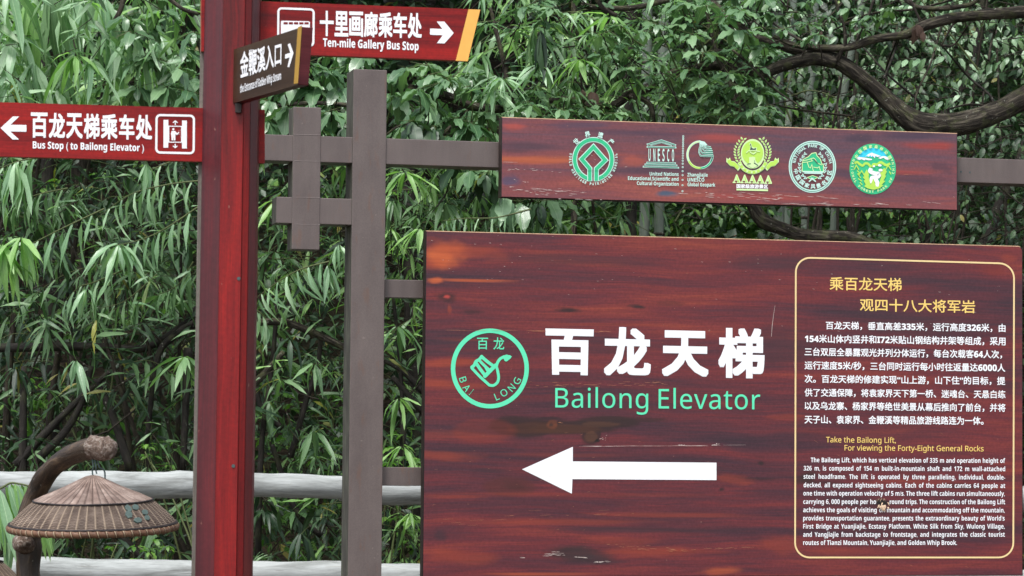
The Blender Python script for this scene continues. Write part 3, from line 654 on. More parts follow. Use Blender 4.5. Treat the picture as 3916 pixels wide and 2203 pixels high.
# 4 ring with the mountain
kz = 230/1449; Z = zm(2990, 520, 1/kz); p = Print(FP, EM, BF+.0014)
p.arc(*Z(736, 743), 533*kz, 588*kz, 0, 360, 76*kz, PA, 0, 64); p.arc(*Z(736, 743), 538*kz, 594*kz, 0, 360, 12*kz, DG, 1, 64); p.arc(*Z(736, 743), 502*kz, 552*kz, 0, 360, 5*kz, DG, 1, 64)
p.arctext('NATIONAL PARK OF CHINA', *Z(736, 743), 452*kz, 508*kz, 194, 348, 52*kz, 78*kz, False, PA, 2, bold=.045)
for ch, x, y, r_ in (('中', 338, 852, 78), ('国', 392, 1000, 60), ('国', 488, 1115, 38), ('家', 606, 1190, 18), ('风', 752, 1218, 0), ('景', 884, 1200, -16), ('名', 1012, 1132, -34), ('胜', 1105, 1020, -56), ('区', 1150, 880, -78)):
    p.glyph(ch, *Z(x, y), 112*kz, 112*kz, r_, PA, 2, bold=.055)
mt = [(490, 660), (520, 560), (640, 500), (720, 420), (820, 400), (850, 480), (930, 560), (965, 670), (1000, 690), (1000, 860), (490, 850)]
p.poly([Z(*q) for q in mt], GR, 2); p.stroke([Z(*q) for q in mt], 20*kz, PL, 3, closed=True)
for s_ in ([(500, 600), (620, 575), (760, 530), (800, 560), (850, 650), (960, 700)], [(500, 640), (610, 628), (650, 750), (690, 770), (725, 690), (750, 820), (770, 845)], [(700, 560), (735, 600), (620, 628)], [(760, 750), (860, 770), (900, 740), (930, 840)]):
    p.stroke([Z(*q) for q in s_], 18*kz, PL, 4)
p.poly([Z(*q) for q in ((745, 545), (790, 560), (880, 670), (850, 665))], DK, 5)
p.stroke([Z(500, 862), Z(1000, 872)], 34*kz, PA, 5); p.stroke([Z(540, 895), Z(980, 905)], 26*kz, PA, 6)
wr = [(610, 1000), (740, 955), (870, 1000), (740, 1060)]; p.poly([Z(*q) for q in wr], GR, 2); p.stroke([Z(*q) for q in wr], 16*kz, PL, 3, closed=True)
p.stroke([Z(650, 1100), Z(760, 1010)], 30*kz, PA, 4); p.stroke([Z(820, 1100), Z(700, 1010)], 30*kz, PA, 5)
for sx in (1, -1):
    X = lambda x: 738+sx*(x-738)
    for (x, y, a) in ((560, 430, -45), (510, 500, -55), (460, 580, -62), (425, 680, -78), (425, 770, -95), (440, 850, -110), (500, 950, -140), (560, 1010, -155)):
        d = (math.cos(R(a)), math.sin(R(a))); nn = (-d[1], d[0]); L_ = 62; W_ = 34
        lf = [(x-d[0]*L_*.7, y-d[1]*L_*.7), (x+nn[0]*W_+d[0]*20, y+nn[1]*W_+d[1]*20), (x+d[0]*10, y+d[1]*10), (x-nn[0]*W_+d[0]*20, y-nn[1]*W_+d[1]*20)]
        q = [Z(X(u_), v_) for u_, v_ in lf]; p.stroke(q, 16*kz, PA, 6, closed=True); p.poly(q, DG, 5)
p.build('emblem', upper, 'ring emblem with a green mountain in a wreath')
# 5 green oval forest emblem
Z = zm(3220, 530, 1/kz); p = Print(FP, EM, BF+.0014)
p.disc(*Z(740, 733), 558*kz, 610*kz, GR, 0, 64)
p.disc(*Z(745, 640), 400*kz, 415*kz, CN, 1, 40, 208, 332)
for m_ in ([(345, 470), (380, 440), (560, 460), (720, 490), (725, 515), (640, 525), (560, 505), (540, 528), (470, 500), (420, 515), (360, 500)], [(555, 435), (640, 370), (715, 338), (800, 370), (880, 400), (940, 420), (860, 445), (800, 420), (790, 478), (740, 410), (700, 445), (690, 400), (630, 440), (610, 410)], [(870, 470), (960, 425), (1040, 425), (1110, 455), (1135, 500), (1110, 522), (1050, 500), (1000, 460), (930, 490)]):
    p.poly([Z(*q) for q in m_], WH, 2)
def sm(pts, w_, mt_, lay): p.stroke([Z(*tuple(v)[:2]) for v in catmull([(a, b, 0) for a, b in pts], 5)], w_*kz, mt_, lay)
sm([(300, 600), (360, 565), (430, 620), (500, 650), (560, 600), (630, 610), (700, 690)], 55, LI, 2); sm([(728, 690), (760, 620), (850, 625), (930, 570), (1020, 620), (1080, 640), (1160, 600)], 60, LI, 2)
sm([(700, 715), (680, 790), (800, 840), (900, 850), (850, 930), (720, 950), (720, 1080)], 95, WH, 3); sm([(860, 900), (810, 960), (850, 1060), (850, 1170)], 95, WH, 4)
p.poly([Z(*q) for q in ((596, 740), (650, 850), (640, 920), (690, 1110), (760, 960), (820, 1150), (880, 1160), (900, 1060), (950, 900), (920, 830), (1015, 705), (1080, 790), (1040, 880), (1060, 900), (1000, 1010), (1045, 1020), (950, 1120), (1008, 1120), (900, 1200), (760, 1235), (620, 1200), (535, 1150), (570, 1110), (520, 1010), (560, 1000), (500, 930), (540, 900), (530, 870), (545, 830))], LI, 5)
for s_ in ([(290, 745), (345, 645), (405, 750)], [(400, 890), (475, 775), (545, 900)], [(365, 770), (430, 830), (380, 850), (450, 945)], [(390, 960), (475, 1025)], [(430, 1050), (490, 1115)], [(1050, 750), (1110, 645), (1185, 755)], [(1140, 790), (1180, 860)]):
    p.stroke([Z(*q) for q in s_], 24*kz, LI, 6)
for x, y, a, b in ((770, 665, 30, 22), (910, 645, 48, 28), (930, 760, 50, 34)): p.disc(*Z(x, y), a*kz, b*kz, WH, 7, 10)
p.arctext('中国国家森林公园', *Z(742, 735), 475*kz, 545*kz, 214, 329, 80*kz, 84*kz, False, PL, 8, bold=.05)
p.arctext('NATIONAL FOREST PARK OF CHINA', *Z(742, 730), 498*kz, 548*kz, 202, -22, 50*kz, 58*kz, True, PL, 8, bold=.03)
p.build('emblem', upper, 'green oval emblem with snowy mountains and a white river')
scratches(FP, 'scratch', upper, [(1920, 620, 1985, 621, 4, 1, 50, 3, 1), (1930, 647, 2220, 660, 40, 2.5, 18, 2, 1), (1935, 690, 2030, 697, 14, 4, 12, 2, 1), (1930, 718, 2240, 735, 60, 4, 30, 2.6, 1), (2000, 740, 2200, 745, 20, 5, 14, 2, 1), (2130, 760, 2300, 764, 16, 1.5, 26, 3, 1), (2200, 590, 2340, 660, 30, 26, 11, 1.7, 1), (2340, 562, 2372, 561, 2, .5, 28, 2, 1), (2390, 638, 2470, 642, 5, 1, 20, 3, 1), (2680, 645, 2730, 647, 3, .5, 40, 2, 1),
    (2600, 735, 2790, 745, 26, 3, 24, 2.6, 1), (2700, 748, 2990, 762, 50, 4, 26, 2.6, 1), (2790, 738, 3200, 760, 40, 4, 30, 2, 1), (3000, 780, 3300, 782, 34, 3, 30, 2.2, 1), (3280, 775, 3520, 790, 22, 3, 22, 2.2, 1), (3520, 770, 3600, 782, 8, 1.5, 30, 2.5, 1), (3430, 666, 3600, 670, 7, .8, 50, 1.4, 0), (2790, 630, 2815, 640, 4, 2, 14, 5, 1), (1940, 470, 3640, 540, 40, 20, 12, 1.2, 0), (3640, 750, 3650, 755, 3, 2, 10, 2, 1), (2040, 735, 2060, 750, 5, 3, 8, 2, 1)], 9, [M['scr'], M['scrw']])
# ------------------------------------------------------------------ red finger post
red_stops = [(.30, (.10, .004, .006)), (.42, (.17, .006, .007)), (.52, (.24, .008, .008)), (.62, (.31, .010, .008)), (.74, (.38, .02, .010))]
mar_stops = [(.30, (.028, .007, .010)), (.45, (.062, .009, .014)), (.58, (.10, .011, .016)), (.72, (.17, .016, .015))]
M['arm_red'] = wood_mat('red_varnished_arm', red_stops, 1.2, 16, 4.2, (), .48, spec=.25)
M['post_red'] = wood_mat('bright_red_plank', [(.33, (.040, .004, .006)), (.42, (.105, .005, .006)), (.52, (.18, .006, .007)), (.62, (.27, .009, .007)), (.71, (.36, .045, .016))], .9, 9, 8.8, (), .42, axis='Z', spec=.3)
M['post_maroon'] = wood_mat('maroon_plank', mar_stops, .8, 14, 2.2, (), .45, axis='Z')
M['post_dark'] = wood_mat('dark_red_plank', [(.30, (.022, .005, .008)), (.45, (.060, .007, .010)), (.6, (.10, .008, .010)), (.74, (.17, .02, .012))], .8, 11, 6.2, (), .36, axis='Z')
M['post_grey'] = wood_mat('weathered_grey_plank', [(.3, (.06, .05, .045)), (.5, (.12, .105, .09)), (.7, (.19, .175, .15))], .8, 20, 1.2, (), .8, axis='Z')
M['arm_brown'] = wood_mat('brown_varnished_arm', [(.3, (.016, .008, .006)), (.5, (.036, .017, .007)), (.72, (.055, .028, .010))], 1.5, 12, 5.5, (), .38)
M['arm_maroon'] = wood_mat('maroon_arm_end', [(.3, (.07, .012, .020)), (.6, (.13, .020, .026)), (.75, (.18, .03, .03))], 2, 12, 1.5, (), .42)
pb = P(848, 1500, 8.0); PZ = 1375.0
fp = empty('finger_post', (pb.x, pb.y, 0))
fp.rotation_euler.y = R(.12)
tag(fp, 'tall glossy red wooden finger post of upright planks with three direction arms', 'finger post')
zt = 2.98
def prism(name, sec, z0, z1, mat, bevel=.002, label=None):
    m = MB(); n = len(sec); m.add([(x, y, z) for z in (z0, z1) for x, y in sec], [list(range(n))[::-1], [n+i for i in range(n)]]+[(i, (i+1) % n, n+(i+1) % n, n+i) for i in range(n)])
    o = m.build(name, mat, fp, bevel=bevel)
    if label: o['label'] = label
    return o
prism('plank', [(-.0705, .012), (-.0118, -.050), (-.0118, -.018), (-.0705, .040)], -.3, zt, M['post_maroon'], label='dark maroon plank')
prism('plank', [(-.0112, -.056), (.0500, -.058), (.0500, -.015), (-.0112, -.018)], -.3, zt+.01, M['post_red'], label='bright red front plank')
prism('plank', [(.0506, -.052), (.0668, -.036), (.0668, -.010), (.0506, -.015)], -.3, zt, M['post_red'], label='narrow red plank')
prism('plank', [(.0674, -.035), (.0855, -.006), (.0855, .060), (.0674, .060)], -.3, zt-.01, M['post_dark'], label='dark red plank')
prism('plank', [(-.0835, .034), (-.0712, .031), (-.0712, .095), (-.0800, .095)], -.3, zt, M['post_grey'], label='weathered grey plank')
prism('plank', [(-.0706, .044), (.0670, .0), (.0670, .09), (-.0706, .09)], -.3, zt-.02, M['post_dark'])
for (px, py) in ((888, 1782), (907, 1065)):
    m = MB(); a = P(px, py, 8.0-.060); m.tube([(a.x-pb.x, -.0600, a.z), (a.x-pb.x, -.054, a.z)], .0050, 10); m.build('bolt_hole', M['dark'], fp)
def arm(name, pl, quad, thick, mats, label, bev=.002):
    """finger board: the quad is given by photo corners (tl, tr, br, bl); mats[1] lines the cut edges"""
    c = [pl.uv(*q) for q in quad]
    print('LAYOUT arm', [tuple(round(x, 3) for x in q) for q in c])
    vt = (c[0][1]+c[1][1])/2; vb = (c[2][1]+c[3][1])/2; c = [(c[0][0], vt), (c[1][0], vt), (c[2][0], vb), (c[3][0], vb)]
    m = MB(); vs = [(x, 0, z) for x, z in c]+[(x, thick, z) for x, z in c]
    m.add(vs, [(3, 2, 1, 0), (4, 5, 6, 7)]); m.mi = 1; m.add(vs, [(i, (i+1) % 4, 4+(i+1) % 4, 4+i) for i in range(4)])
    o = m.build(name, mats, fp, bevel=bev); o['label'] = label
    o.location = (pl.o.x-pb.x, pl.o.y-pb.y, pl.o.z); o.rotation_euler.z = pl.yaw
    return o
M['arm_edge'] = paint_mat('worn_red_edge', (.42, .12, .06), .6, .4, 40)
# left arm
AL = Plane(848, 505, 8.026, 9.0)
al = arm('arm', AL, ((-150, 389), (1006, 419.5), (1006, 624), (-105, 597)), .030, [M['arm_red'], M['arm_edge']], 'red arm pointing left to the bus stop for the elevator')
Z1 = zm(0, 0, 2.07); p = Print(AL, [M['white']], .0012)
for i, ch in enumerate('百龙天梯乘车处'):
    x0 = [230, 372, 510, 650, 785, 928, 1062][i]; x1 = [362, 500, 640, 775, 915, 1050, 1190][i]; d = i*2.8
    p.quadtext(ch, Z1(x0, 893+d), Z1(x1, 895+d), Z1(x1, 1094+d), Z1(x0, 1092+d), bold=.050)
p.line('Bus Stop ( to Bailong Elevator )', Z1(245, 0)[0], Z1(1125, 0)[0], Z1(0, 1177)[1], Z1(0, 1199)[1], 26.5, bold=.040)
p.build('lettering', al)
p = Print(AL, [M['white']], .0012)
p.poly([Z1(*q) for q in ((-10, 1017), (88, 925), (137, 926), (68, 991), (195, 993), (195, 1046), (66, 1044), (137, 1108), (86, 1108))]); p.build('arrow', al)
p = Print(AL, [M['white']], .0012); k1 = 1/2.07
p.rrect(Z1(1225, 912), Z1(1521, 917), Z1(1519, 1214), Z1(1223, 1208), 15, 8.2)
p.stroke([Z1(1299, 950), Z1(1299, 1170)], 38*k1); p.stroke([Z1(1446, 955), Z1(1446, 1176)], 38*k1)
p.stroke([Z1(1322, 1000), Z1(1423, 1001), Z1(1423, 1127), Z1(1322, 1126)], 7*k1, closed=True, layer=1)
p.disc(*Z1(1358, 1024), 9*k1, 10*k1, n=12); p.poly([Z1(*q) for q in ((1344, 1038), (1372, 1038), (1388, 1055), (1400, 1045), (1404, 1052), (1388, 1070), (1374, 1062), (1374, 1112), (1361, 1112), (1359, 1080), (1356, 1112), (1344, 1112), (1342, 1075), (1338, 1060))], 0, 2)
for yy in (0, 1):
    y0, y1 = ((990, 958), (1139, 1170))[yy]; p.stroke([Z1(1373, y0), Z1(1373, y1)], 8*k1); s_ = 14 if yy == 0 else -14
    p.stroke([Z1(1355, y1+s_), Z1(1373, y1), Z1(1391, y1+s_)], 8*k1, layer=1)
for i in range(6): p.disc(*Z1(1401+(i % 2)*9, 1035+(i//2)*14), 2*k1, 2.4*k1, n=6)
p.build('elevator_symbol', al)
# right arm
AR = Plane(900, 120, 8.030, 10.5)
ar = arm('arm', AR, ((762, -4), (1830, 34.5), (1782, 233), (762, 193)), .030, [M['arm_red'], M['arm_edge']], 'red arm pointing right to the gallery bus stop with a yellow end stripe')
Z2 = zm(700, 0, 1739/1200); p = Print(AR, [M['white']], .0012)
for i, ch in enumerate('十里画廊乘车处'):
    x0 = 747+i*81.3; x1 = x0+77; d = i*1.9
    p.quadtext(ch, Z2(x0, 58+d), Z2(x1, 60+d), Z2(x1, 200+d), Z2(x0, 198+d), bold=.050)
p.line('Ten-mile Gallery Bus Stop', Z2(765, 0)[0], Z2(1295, 0)[0], Z2(0, 256)[1], Z2(0, 277)[1], 31, bold=.045)
p.build('lettering', ar)
p = Print(AR, [M['white']], .0012)
p.poly([Z2(*q) for q in ((1358, 156), (1426, 158), (1395, 117), (1437, 117), (1489, 181), (1438, 238), (1396, 237), (1428, 193), (1358, 190))]); p.build('arrow', ar)
p = Print(AR, [M['white'], M['arm_red']], .0012)
p.rrect(Z2(517, 45), Z2(713, 52), Z2(711, 252), Z2(516, 244), 13, 8)
p.poly([Z2(*q) for q in ((531, 118), (536, 114), (685, 117), (692, 122), (692, 205), (531, 202))], 0, 1)
for i in range(5): p.poly([Z2(*q) for q in ((546+i*29, 122), (569+i*29, 122), (569+i*29, 134), (546+i*29, 134))], 1, 2)
p.disc(*Z2(565, 208), 11, 12, 0, 2, 14); p.disc(*Z2(660, 210), 11, 12, 0, 2, 14)
p.build('bus_symbol', ar)
p = Print(AR, [M['amber']], .0012); p.poly([Z2(*q) for q in ((1570.5, 48.5), (1636, 51), (1567, 337), (1500.5, 333.5))]); p.build('end_stripe', ar)
# middle arm, coming towards the viewer
AM = Plane(884, 300, 7.945, -64)
am = arm('arm', AM, ((884, 196), (1148, 95.5), (1131, 320), (884, 398)), .030, [M['arm_brown'], M['arm_maroon']], 'brown arm pointing towards the viewer to the stream entrance')
Z3 = zm(850, 0, 3.22); p = Print(AM, [M['white']], .0012)
p.quadtext('金鞭溪入口', Z3(195, 645), Z3(705, 502), Z3(702, 800), Z3(198, 972), bold=.040)
p.line('the Entrance of Golden Whip Stream', Z3(196, 0)[0], Z3(700, 0)[0], Z3(0, 1143)[1], Z3(0, 975)[1], 30, bold=.034)
p.build('lettering', am)
p = Print(AM, [M['white']], .0012)
p.poly([Z3(*q) for q in ((750, 668), (812, 648), (780, 545), (808, 528), (853, 650), (800, 826), (778, 822), (805, 705), (748, 722))]); p.build('arrow', am)
p = Print(AM, [M['ochre']], .0012)
p.poly([Z3(*q) for q in ((905, 334), (955, 312), (908, 1020), (855, 1032))]); p.build('end_stripe', am)
m = MB(); a = P(900, 402, 7.94); m.box(a.x-pb.x-.004, a.x-pb.x+.012, -.075, -.058, a.z-.022, a.z+.004); m.build('bracket', M['board_side'], fp)  # dark box standing in for the shadow mark under the middle arm

# ------------------------------------------------------------------ rustic rail fence
def rail_mat():
    k = NT('bleached_rail_wood'); co = k.coord()
    n = k.noise(k.map(k.flow(), (9, 9, 1.3)), 3, 5, .65, .6); f = k.noise(k.map(k.flow(), (90, 90, 7)), 2, 4, .7)
    c = k.ramp(n, [(.28, (.16, .165, .16)), (.45, (.29, .305, .30)), (.62, (.39, .41, .41)), (.75, (.27, .26, .22))])
    c = k.mix(.5, c, k.ramp(f, [(.32, .66), (.62, 1.12)]), 'MULTIPLY')
    cr = k.mrange(k.noise(k.map(k.flow(), (55, 55, 2.2)), 2, 2, .5), .70, .73); c = k.mix(k.math('MULTIPLY', cr, .6), c, (.12, .11, .10))
    k.bump(k.math('ADD', f, n), .4, .004); return k.fin(c, .75, .25)
M['rail'] = rail_mat()
fe = empty('rail_fence', (P(1345, 1900, 12.62).x, 12.62, 0)); tag(fe, 'bleached pale log rail fence with two rails running behind the sign boards', 'rail fence')
def rail(pts, seed):
    """pts: px, py of the centre line, radius in photo px, distance"""
    q = [P(x, y, Y)-Vector(fe.location) for x, y, r_, Y in pts]; q2 = catmull(q, 7); rr = []
    for i in range(len(pts)-1):
        for j in range(7):
            t = j/7; rr.append((pts[i][2]*(1-t)+pts[i+1][2]*t)*pts[i][3]/F)
    rr.append(pts[-1][2]*pts[-1][3]/F)
    m = MB(); m.tube(q2, rr, 18, True, .10, 5, seed); o = m.build('rail', M['rail'], fe, smooth=True); return o
rail([(-420, 1855, 50, 12.3), (-100, 1853, 50, 12.35), (200, 1853, 50, 12.4), (420, 1853, 51, 12.45), (600, 1856, 50, 12.5), (690, 1853, 54, 12.52), (800, 1856, 47, 12.55), (1000, 1856, 47, 12.6), (1200, 1861, 47, 12.65), (1330, 1866, 46, 12.7)], 1)
rail([(1300, 1869, 46, 12.72), (1470, 1881, 49, 12.75), (1620, 1880, 49, 12.8), (2000, 1885, 50, 12.9), (2600, 1890, 48, 13.1), (3300, 1900, 50, 13.3), (4200, 1910, 48, 13.6)], 9)
rail([(-420, 2182, 50, 12.3), (0, 2182, 51, 12.37), (150, 2180, 50, 12.4), (330, 2185, 49, 12.45), (560, 2190, 50, 12.5), (800, 2194, 50, 12.55), (1100, 2197, 50, 12.6), (1340, 2199, 52, 12.7)], 21)
rail([(1300, 2202, 49, 12.72), (1470, 2204, 50, 12.75), (1620, 2208, 50, 12.8), (2300, 2215, 50, 13.0), (3300, 2225, 50, 13.3), (4200, 2230, 48, 13.6)], 33)
for px, Y in ((-350, 12.3), (1400, 12.70), (2700, 13.15), (4120, 13.6)):
    b0 = P(px, 1900, Y)-Vector(fe.location); m = MB()
    m.tube([(b0.x, b0.y+.05, z) for z in (-.3, .3, .8, 1.2, 1.47)], [.07, .066, .062, .06, .055], 16, True, .08, 5, px); m.build('post', M['rail'], fe, smooth=True)

# ------------------------------------------------------------------ branch lamp with a woven hat shade
def bark_mat(name, a, b, c_, sc=1.0, moss=0.0, rough=.85, st=.6, gloss=.3, vert=.25):
    k = NT(name); co = k.coord()
    n = k.noise(k.map(k.flow(), (26*sc, 26*sc, 26*sc*vert)), 1, 6, .65, .8); l = k.noise(co, 5*sc, 4, .6); f = k.noise(co, 160*sc, 2, .6)
    c = k.ramp(n, [(.32, a), (.5, b), (.68, c_)]); c = k.mix(.5, c, k.ramp(l, [(.3, .55), (.7, 1.4)]), 'MULTIPLY')
    if moss: c = k.mix(k.math('MULTIPLY', k.mrange(k.noise(co, 9*sc, 4, .6), .5, .66), moss), c, (.085, .10, .035))
    sp = k.mrange(k.noise(co, 30*sc, 2, .4), .70, .74); c = k.mix(k.math('MULTIPLY', sp, .6), c, (.26, .26, .22))
    k.bump(k.math('ADD', n, k.math('MULTIPLY', f, .25)), st, .012); return k.fin(c, rough, gloss)
M['branch'] = bark_mat('varnished_branch', (.008, .005, .003), (.030, .017, .010), (.11, .072, .042), 1.6, 0, .42, .45, .5)
M['cut'] = bark_mat('cut_branch_end', (.05, .028, .020), (.15, .10, .075), (.40, .35, .31), 3.5, 0, .6, .9, .4, 1)
lp = empty('lamp_bracket', (P(102, 2203, 8.82).x, 8.82, 0)); tag(lp, 'bent natural branch standing left of the red post and arching over the woven hat', 'lamp bracket')
def L(x, y, Y): return P(x, y, Y)-Vector(lp.location)
pts = [(100, 3350, 8.84, 50), (102, 2600, 8.83, 48), (104, 2300, 8.82, 48), (106, 2180, 8.82, 47), (108, 2090, 8.82, 50), (106, 2000, 8.82, 44), (122, 1925, 8.82, 42), (150, 1862, 8.80, 41), (188, 1805, 8.76, 41), (240, 1757, 8.71, 39), (300, 1729, 8.66, 38), (345, 1716, 8.62, 43), (385, 1712, 8.60, 49), (418, 1710, 8.59, 44), (438, 1708, 8.58, 22)]
cp = catmull([L(x, y, Y) for x, y, Y, r_ in pts], 5); rr = []
for i in range(len(pts)-1):
    for j in range(5): t = j/5; rr.append((pts[i][3]*(1-t)+pts[i+1][3]*t)*8.7/F)
rr.append(pts[-1][3]*8.7/F)
m = MB(); n1 = len(cp)-14; m.tube(cp[:n1], rr[:n1], 20, True, .16, 9, 2); m.build('branch', M['branch'], lp, smooth=True)
m = MB(); m.tube(cp[n1-1:], [r_*1.04 for r_ in rr[n1-1:]], 20, True, .34, 16, 5); m.build('branch_end', M['cut'], lp, smooth=True)
m = MB(); m.tube([L(100, 2085, 8.80), L(82, 2078, 8.76), L(66, 2076, 8.745), L(58, 2075, 8.742)], [.030, .027, .023, .012], 14, True, .2, 14); m.build('cut_knot', M['cut'], lp, smooth=True)
for dx, x1, y1 in ((0, 356, 1826), (22, 402, 1838), (10, 370, 1812)):
    w1 = [L(352+dx, 1750, 8.60), L(354+dx+3, 1785, 8.595), L(x1-3, 1800, 8.60), L(x1, y1, 8.60)]
    m = MB(); m.tube(catmull(w1, 4), .0024, 6); m.build('hanging_wire', M['dark'], lp)

def hat_mats():
    k = NT('cane_strips'); co = k.coord(); sx = k.n('SeparateXYZ'); k.set(sx.inputs[0], co)
    an = k.math('ARCTAN2', sx.outputs[1], sx.outputs[0]); a1 = k.math('MULTIPLY', an, 46/(2*math.pi))
    fr = k.math('FRACT', a1); line = k.math('ABSOLUTE', k.math('SUBTRACT', fr, .5))
    n = k.noise(co, 26, 4, .6); idn = k.n('TexWhiteNoise', _noise_dimensions='1D'); k.set(idn.inputs['W'], k.math('FLOOR', a1))
    c = k.ramp(n, [(.3, (.13, .085, .068)), (.5, (.22, .155, .128)), (.7, (.36, .275, .235))])
    c = k.mix(.5, c, k.ramp(idn.outputs[0], [(0, .62), (1, 1.25)]), 'MULTIPLY'); c = k.mix(k.math('MULTIPLY', k.mrange(line, .40, .5), .8), c, (.045, .024, .018))
    k.bump(k.math('ADD', k.mrange(line, .30, .5, 1, 0), k.math('MULTIPLY', n, .3)), .7, .003); k.fin(c, .5, .4); A = k.m
    k = NT('woven_cane'); co = k.coord(); sx = k.n('SeparateXYZ'); k.set(sx.inputs[0], co)
    an = k.math('ARCTAN2', sx.outputs[1], sx.outputs[0]); r_ = k.vmath('LENGTH', k.vmath('MULTIPLY', co, (1, 1, 0)))
    a1 = k.math('MULTIPLY', an, 54/(2*math.pi)); stake = k.math('ABSOLUTE', k.math('SUBTRACT', k.math('FRACT', a1), .5))
    row = k.math('MULTIPLY', r_, 240); rid = k.math('FLOOR', row); fr = k.math('ABSOLUTE', k.math('SUBTRACT', k.math('FRACT', row), .5))
    par = k.math('MODULO', k.math('ADD', rid, k.math('FLOOR', k.math('MULTIPLY', an, 162/(2*math.pi)))), 2.0)
    n = k.noise(co, 22, 4, .6)
    c = k.ramp(n, [(.3, (.075, .050, .038)), (.5, (.13, .090, .068)), (.7, (.22, .165, .13))])
    c = k.mix(k.math('MULTIPLY', k.mrange(fr, .22, .5), .75), c, (.03, .018, .014)); c = k.mix(k.math('MULTIPLY', par, .22), c, (.20, .155, .125))
    c = k.mix(k.math('MULTIPLY', k.mrange(stake, .34, .46), .75), c, (.34, .26, .19))
    k.bump(k.math('ADD', k.mrange(fr, .1, .5, 1, 0), k.mrange(stake, .32, .5)), .8, .003); k.fin(c, .6, .35); B_ = k.m
    k = NT('wrapped_cane_rim'); co = k.coord(); sx = k.n('SeparateXYZ'); k.set(sx.inputs[0], co)
    an = k.math('MULTIPLY', k.math('ARCTAN2', sx.outputs[1], sx.outputs[0]), 62/(2*math.pi)); an = k.math('ADD', an, k.math('MULTIPLY', sx.outputs[2], 12))
    fr = k.math('ABSOLUTE', k.math('SUBTRACT', k.math('FRACT', an), .5)); n = k.noise(co, 18, 4, .6)
    c = k.ramp(n, [(.3, (.070, .032, .018)), (.5, (.14, .068, .038)), (.7, (.22, .13, .08))]); c = k.mix(k.mrange(fr, .42, .5), c, (.40, .31, .20)); c = k.mix(k.math('MULTIPLY', k.mrange(fr, .36, .42), k.mrange(fr, .44, .42)), c, (.04, .02, .01))
    k.bump(k.mrange(fr, .25, .5, 1, 0), .8, .004); k.fin(c, .55, .4)
    return A, B_, k.m
HA, HB, HC = hat_mats()
M['patch'] = paint_mat('grey_green_patch', (.085, .125, .112), .35, .3, 40); M['cord'] = paint_mat('dark_cord', (.022, .017, .018), .7, .4, 80)
def lathe(prof, n=144, f=None):
    m = MB(); vs = []; fs = []
    for i, (r_, z) in enumerate(prof):
        for k in range(n):
            a = 2*math.pi*k/n; rr_, zz = (r_, z) if f is None else f(r_, z, a, i/(len(prof)-1)); vs.append((rr_*math.cos(a), rr_*math.sin(a), zz))
    for i in range(len(prof)-1):
        for k in range(n): fs.append((i*n+k, i*n+(k+1) % n, (i+1)*n+(k+1) % n, (i+1)*n+k))
    m.add(vs, fs); return m
def torus(r_, z, a, b, n=144, k=10, wob=0.0, lumps=0, amp=0.0, two=False):
    pr_ = []; m = MB(); vs = []; fs = []
    for i in range(n):
        t = 2*math.pi*i/n; w_ = wob*noise.noise(Vector((math.cos(t)*3, math.sin(t)*3, r_*9))); s_ = 1+amp*math.cos(lumps*t)
        for j in range(k):
            q = 2*math.pi*j/k; rr_ = r_+a*s_*math.cos(q)+w_; vs.append((rr_*math.cos(t), rr_*math.sin(t), z+b*s_*math.sin(q)+w_*.6))
    for i in range(n):
        for j in range(k): fs.append((i*k+j, ((i+1) % n)*k+j, ((i+1) % n)*k+(j+1) % k, i*k+(j+1) % k))
    m.add(vs, fs); return m
def hat(loc, label, rx, ry, rz):
    h = empty('woven_hat_shade', loc); h.rotation_euler = (R(rx), R(ry), R(rz)); tag(h, label, 'hat lampshade')
    prof = [(.004, .152), (.022, .1475), (.050, .134), (.085, .1165), (.120, .101), (.150, .0885), (.176, .0785)]
    rid = lambda r_, z, a, t: (r_, z+.0035*t*abs(math.sin(a*23))*(1 if t < .97 else 0)+.002*noise.noise(Vector((math.cos(a)*2, math.sin(a)*2, 0))))
    lathe(prof, 276, rid).build('cane_crown', HA, h, smooth=True)
    prof = [(.176, .0755), (.195, .061), (.215, .043), (.232, .026), (.247, .010), (.247, .004), (.20, .03), (.16, .06), (.10, .09), (.01, .13)]
    wv_ = lambda r_, z, a, t: (r_+.0016*noise.noise(Vector((math.cos(a)*4, math.sin(a)*4, z*9))), z+.0008*math.cos(a*54)*(1 if t < .5 else 0))
    lathe(prof, 216, wv_).build('woven_band', HB, h, smooth=True)
    torus(.177, .0778, .0032, .0028, wob=.0016).build('cord', M['cord'], h, smooth=True)
    torus(.2475, .0085, .0040, .0036, wob=.0022).build('cord', M['cord'], h, smooth=True)
    torus(.2475, -.003, .0085, .0105, n=248, lumps=62, amp=.10, wob=.003).build('rim', HC, h, smooth=True)
    return h
hc = P(356, 2012, 8.60)
h1 = hat(hc, 'brown woven conical hat shade hanging by wires under the bent branch', 3.2, -2.0, 20)
inv = h1.matrix_basis.inverted() if False else (Matrix.Translation(hc) @ h1.rotation_euler.to_matrix().to_4x4()).inverted()
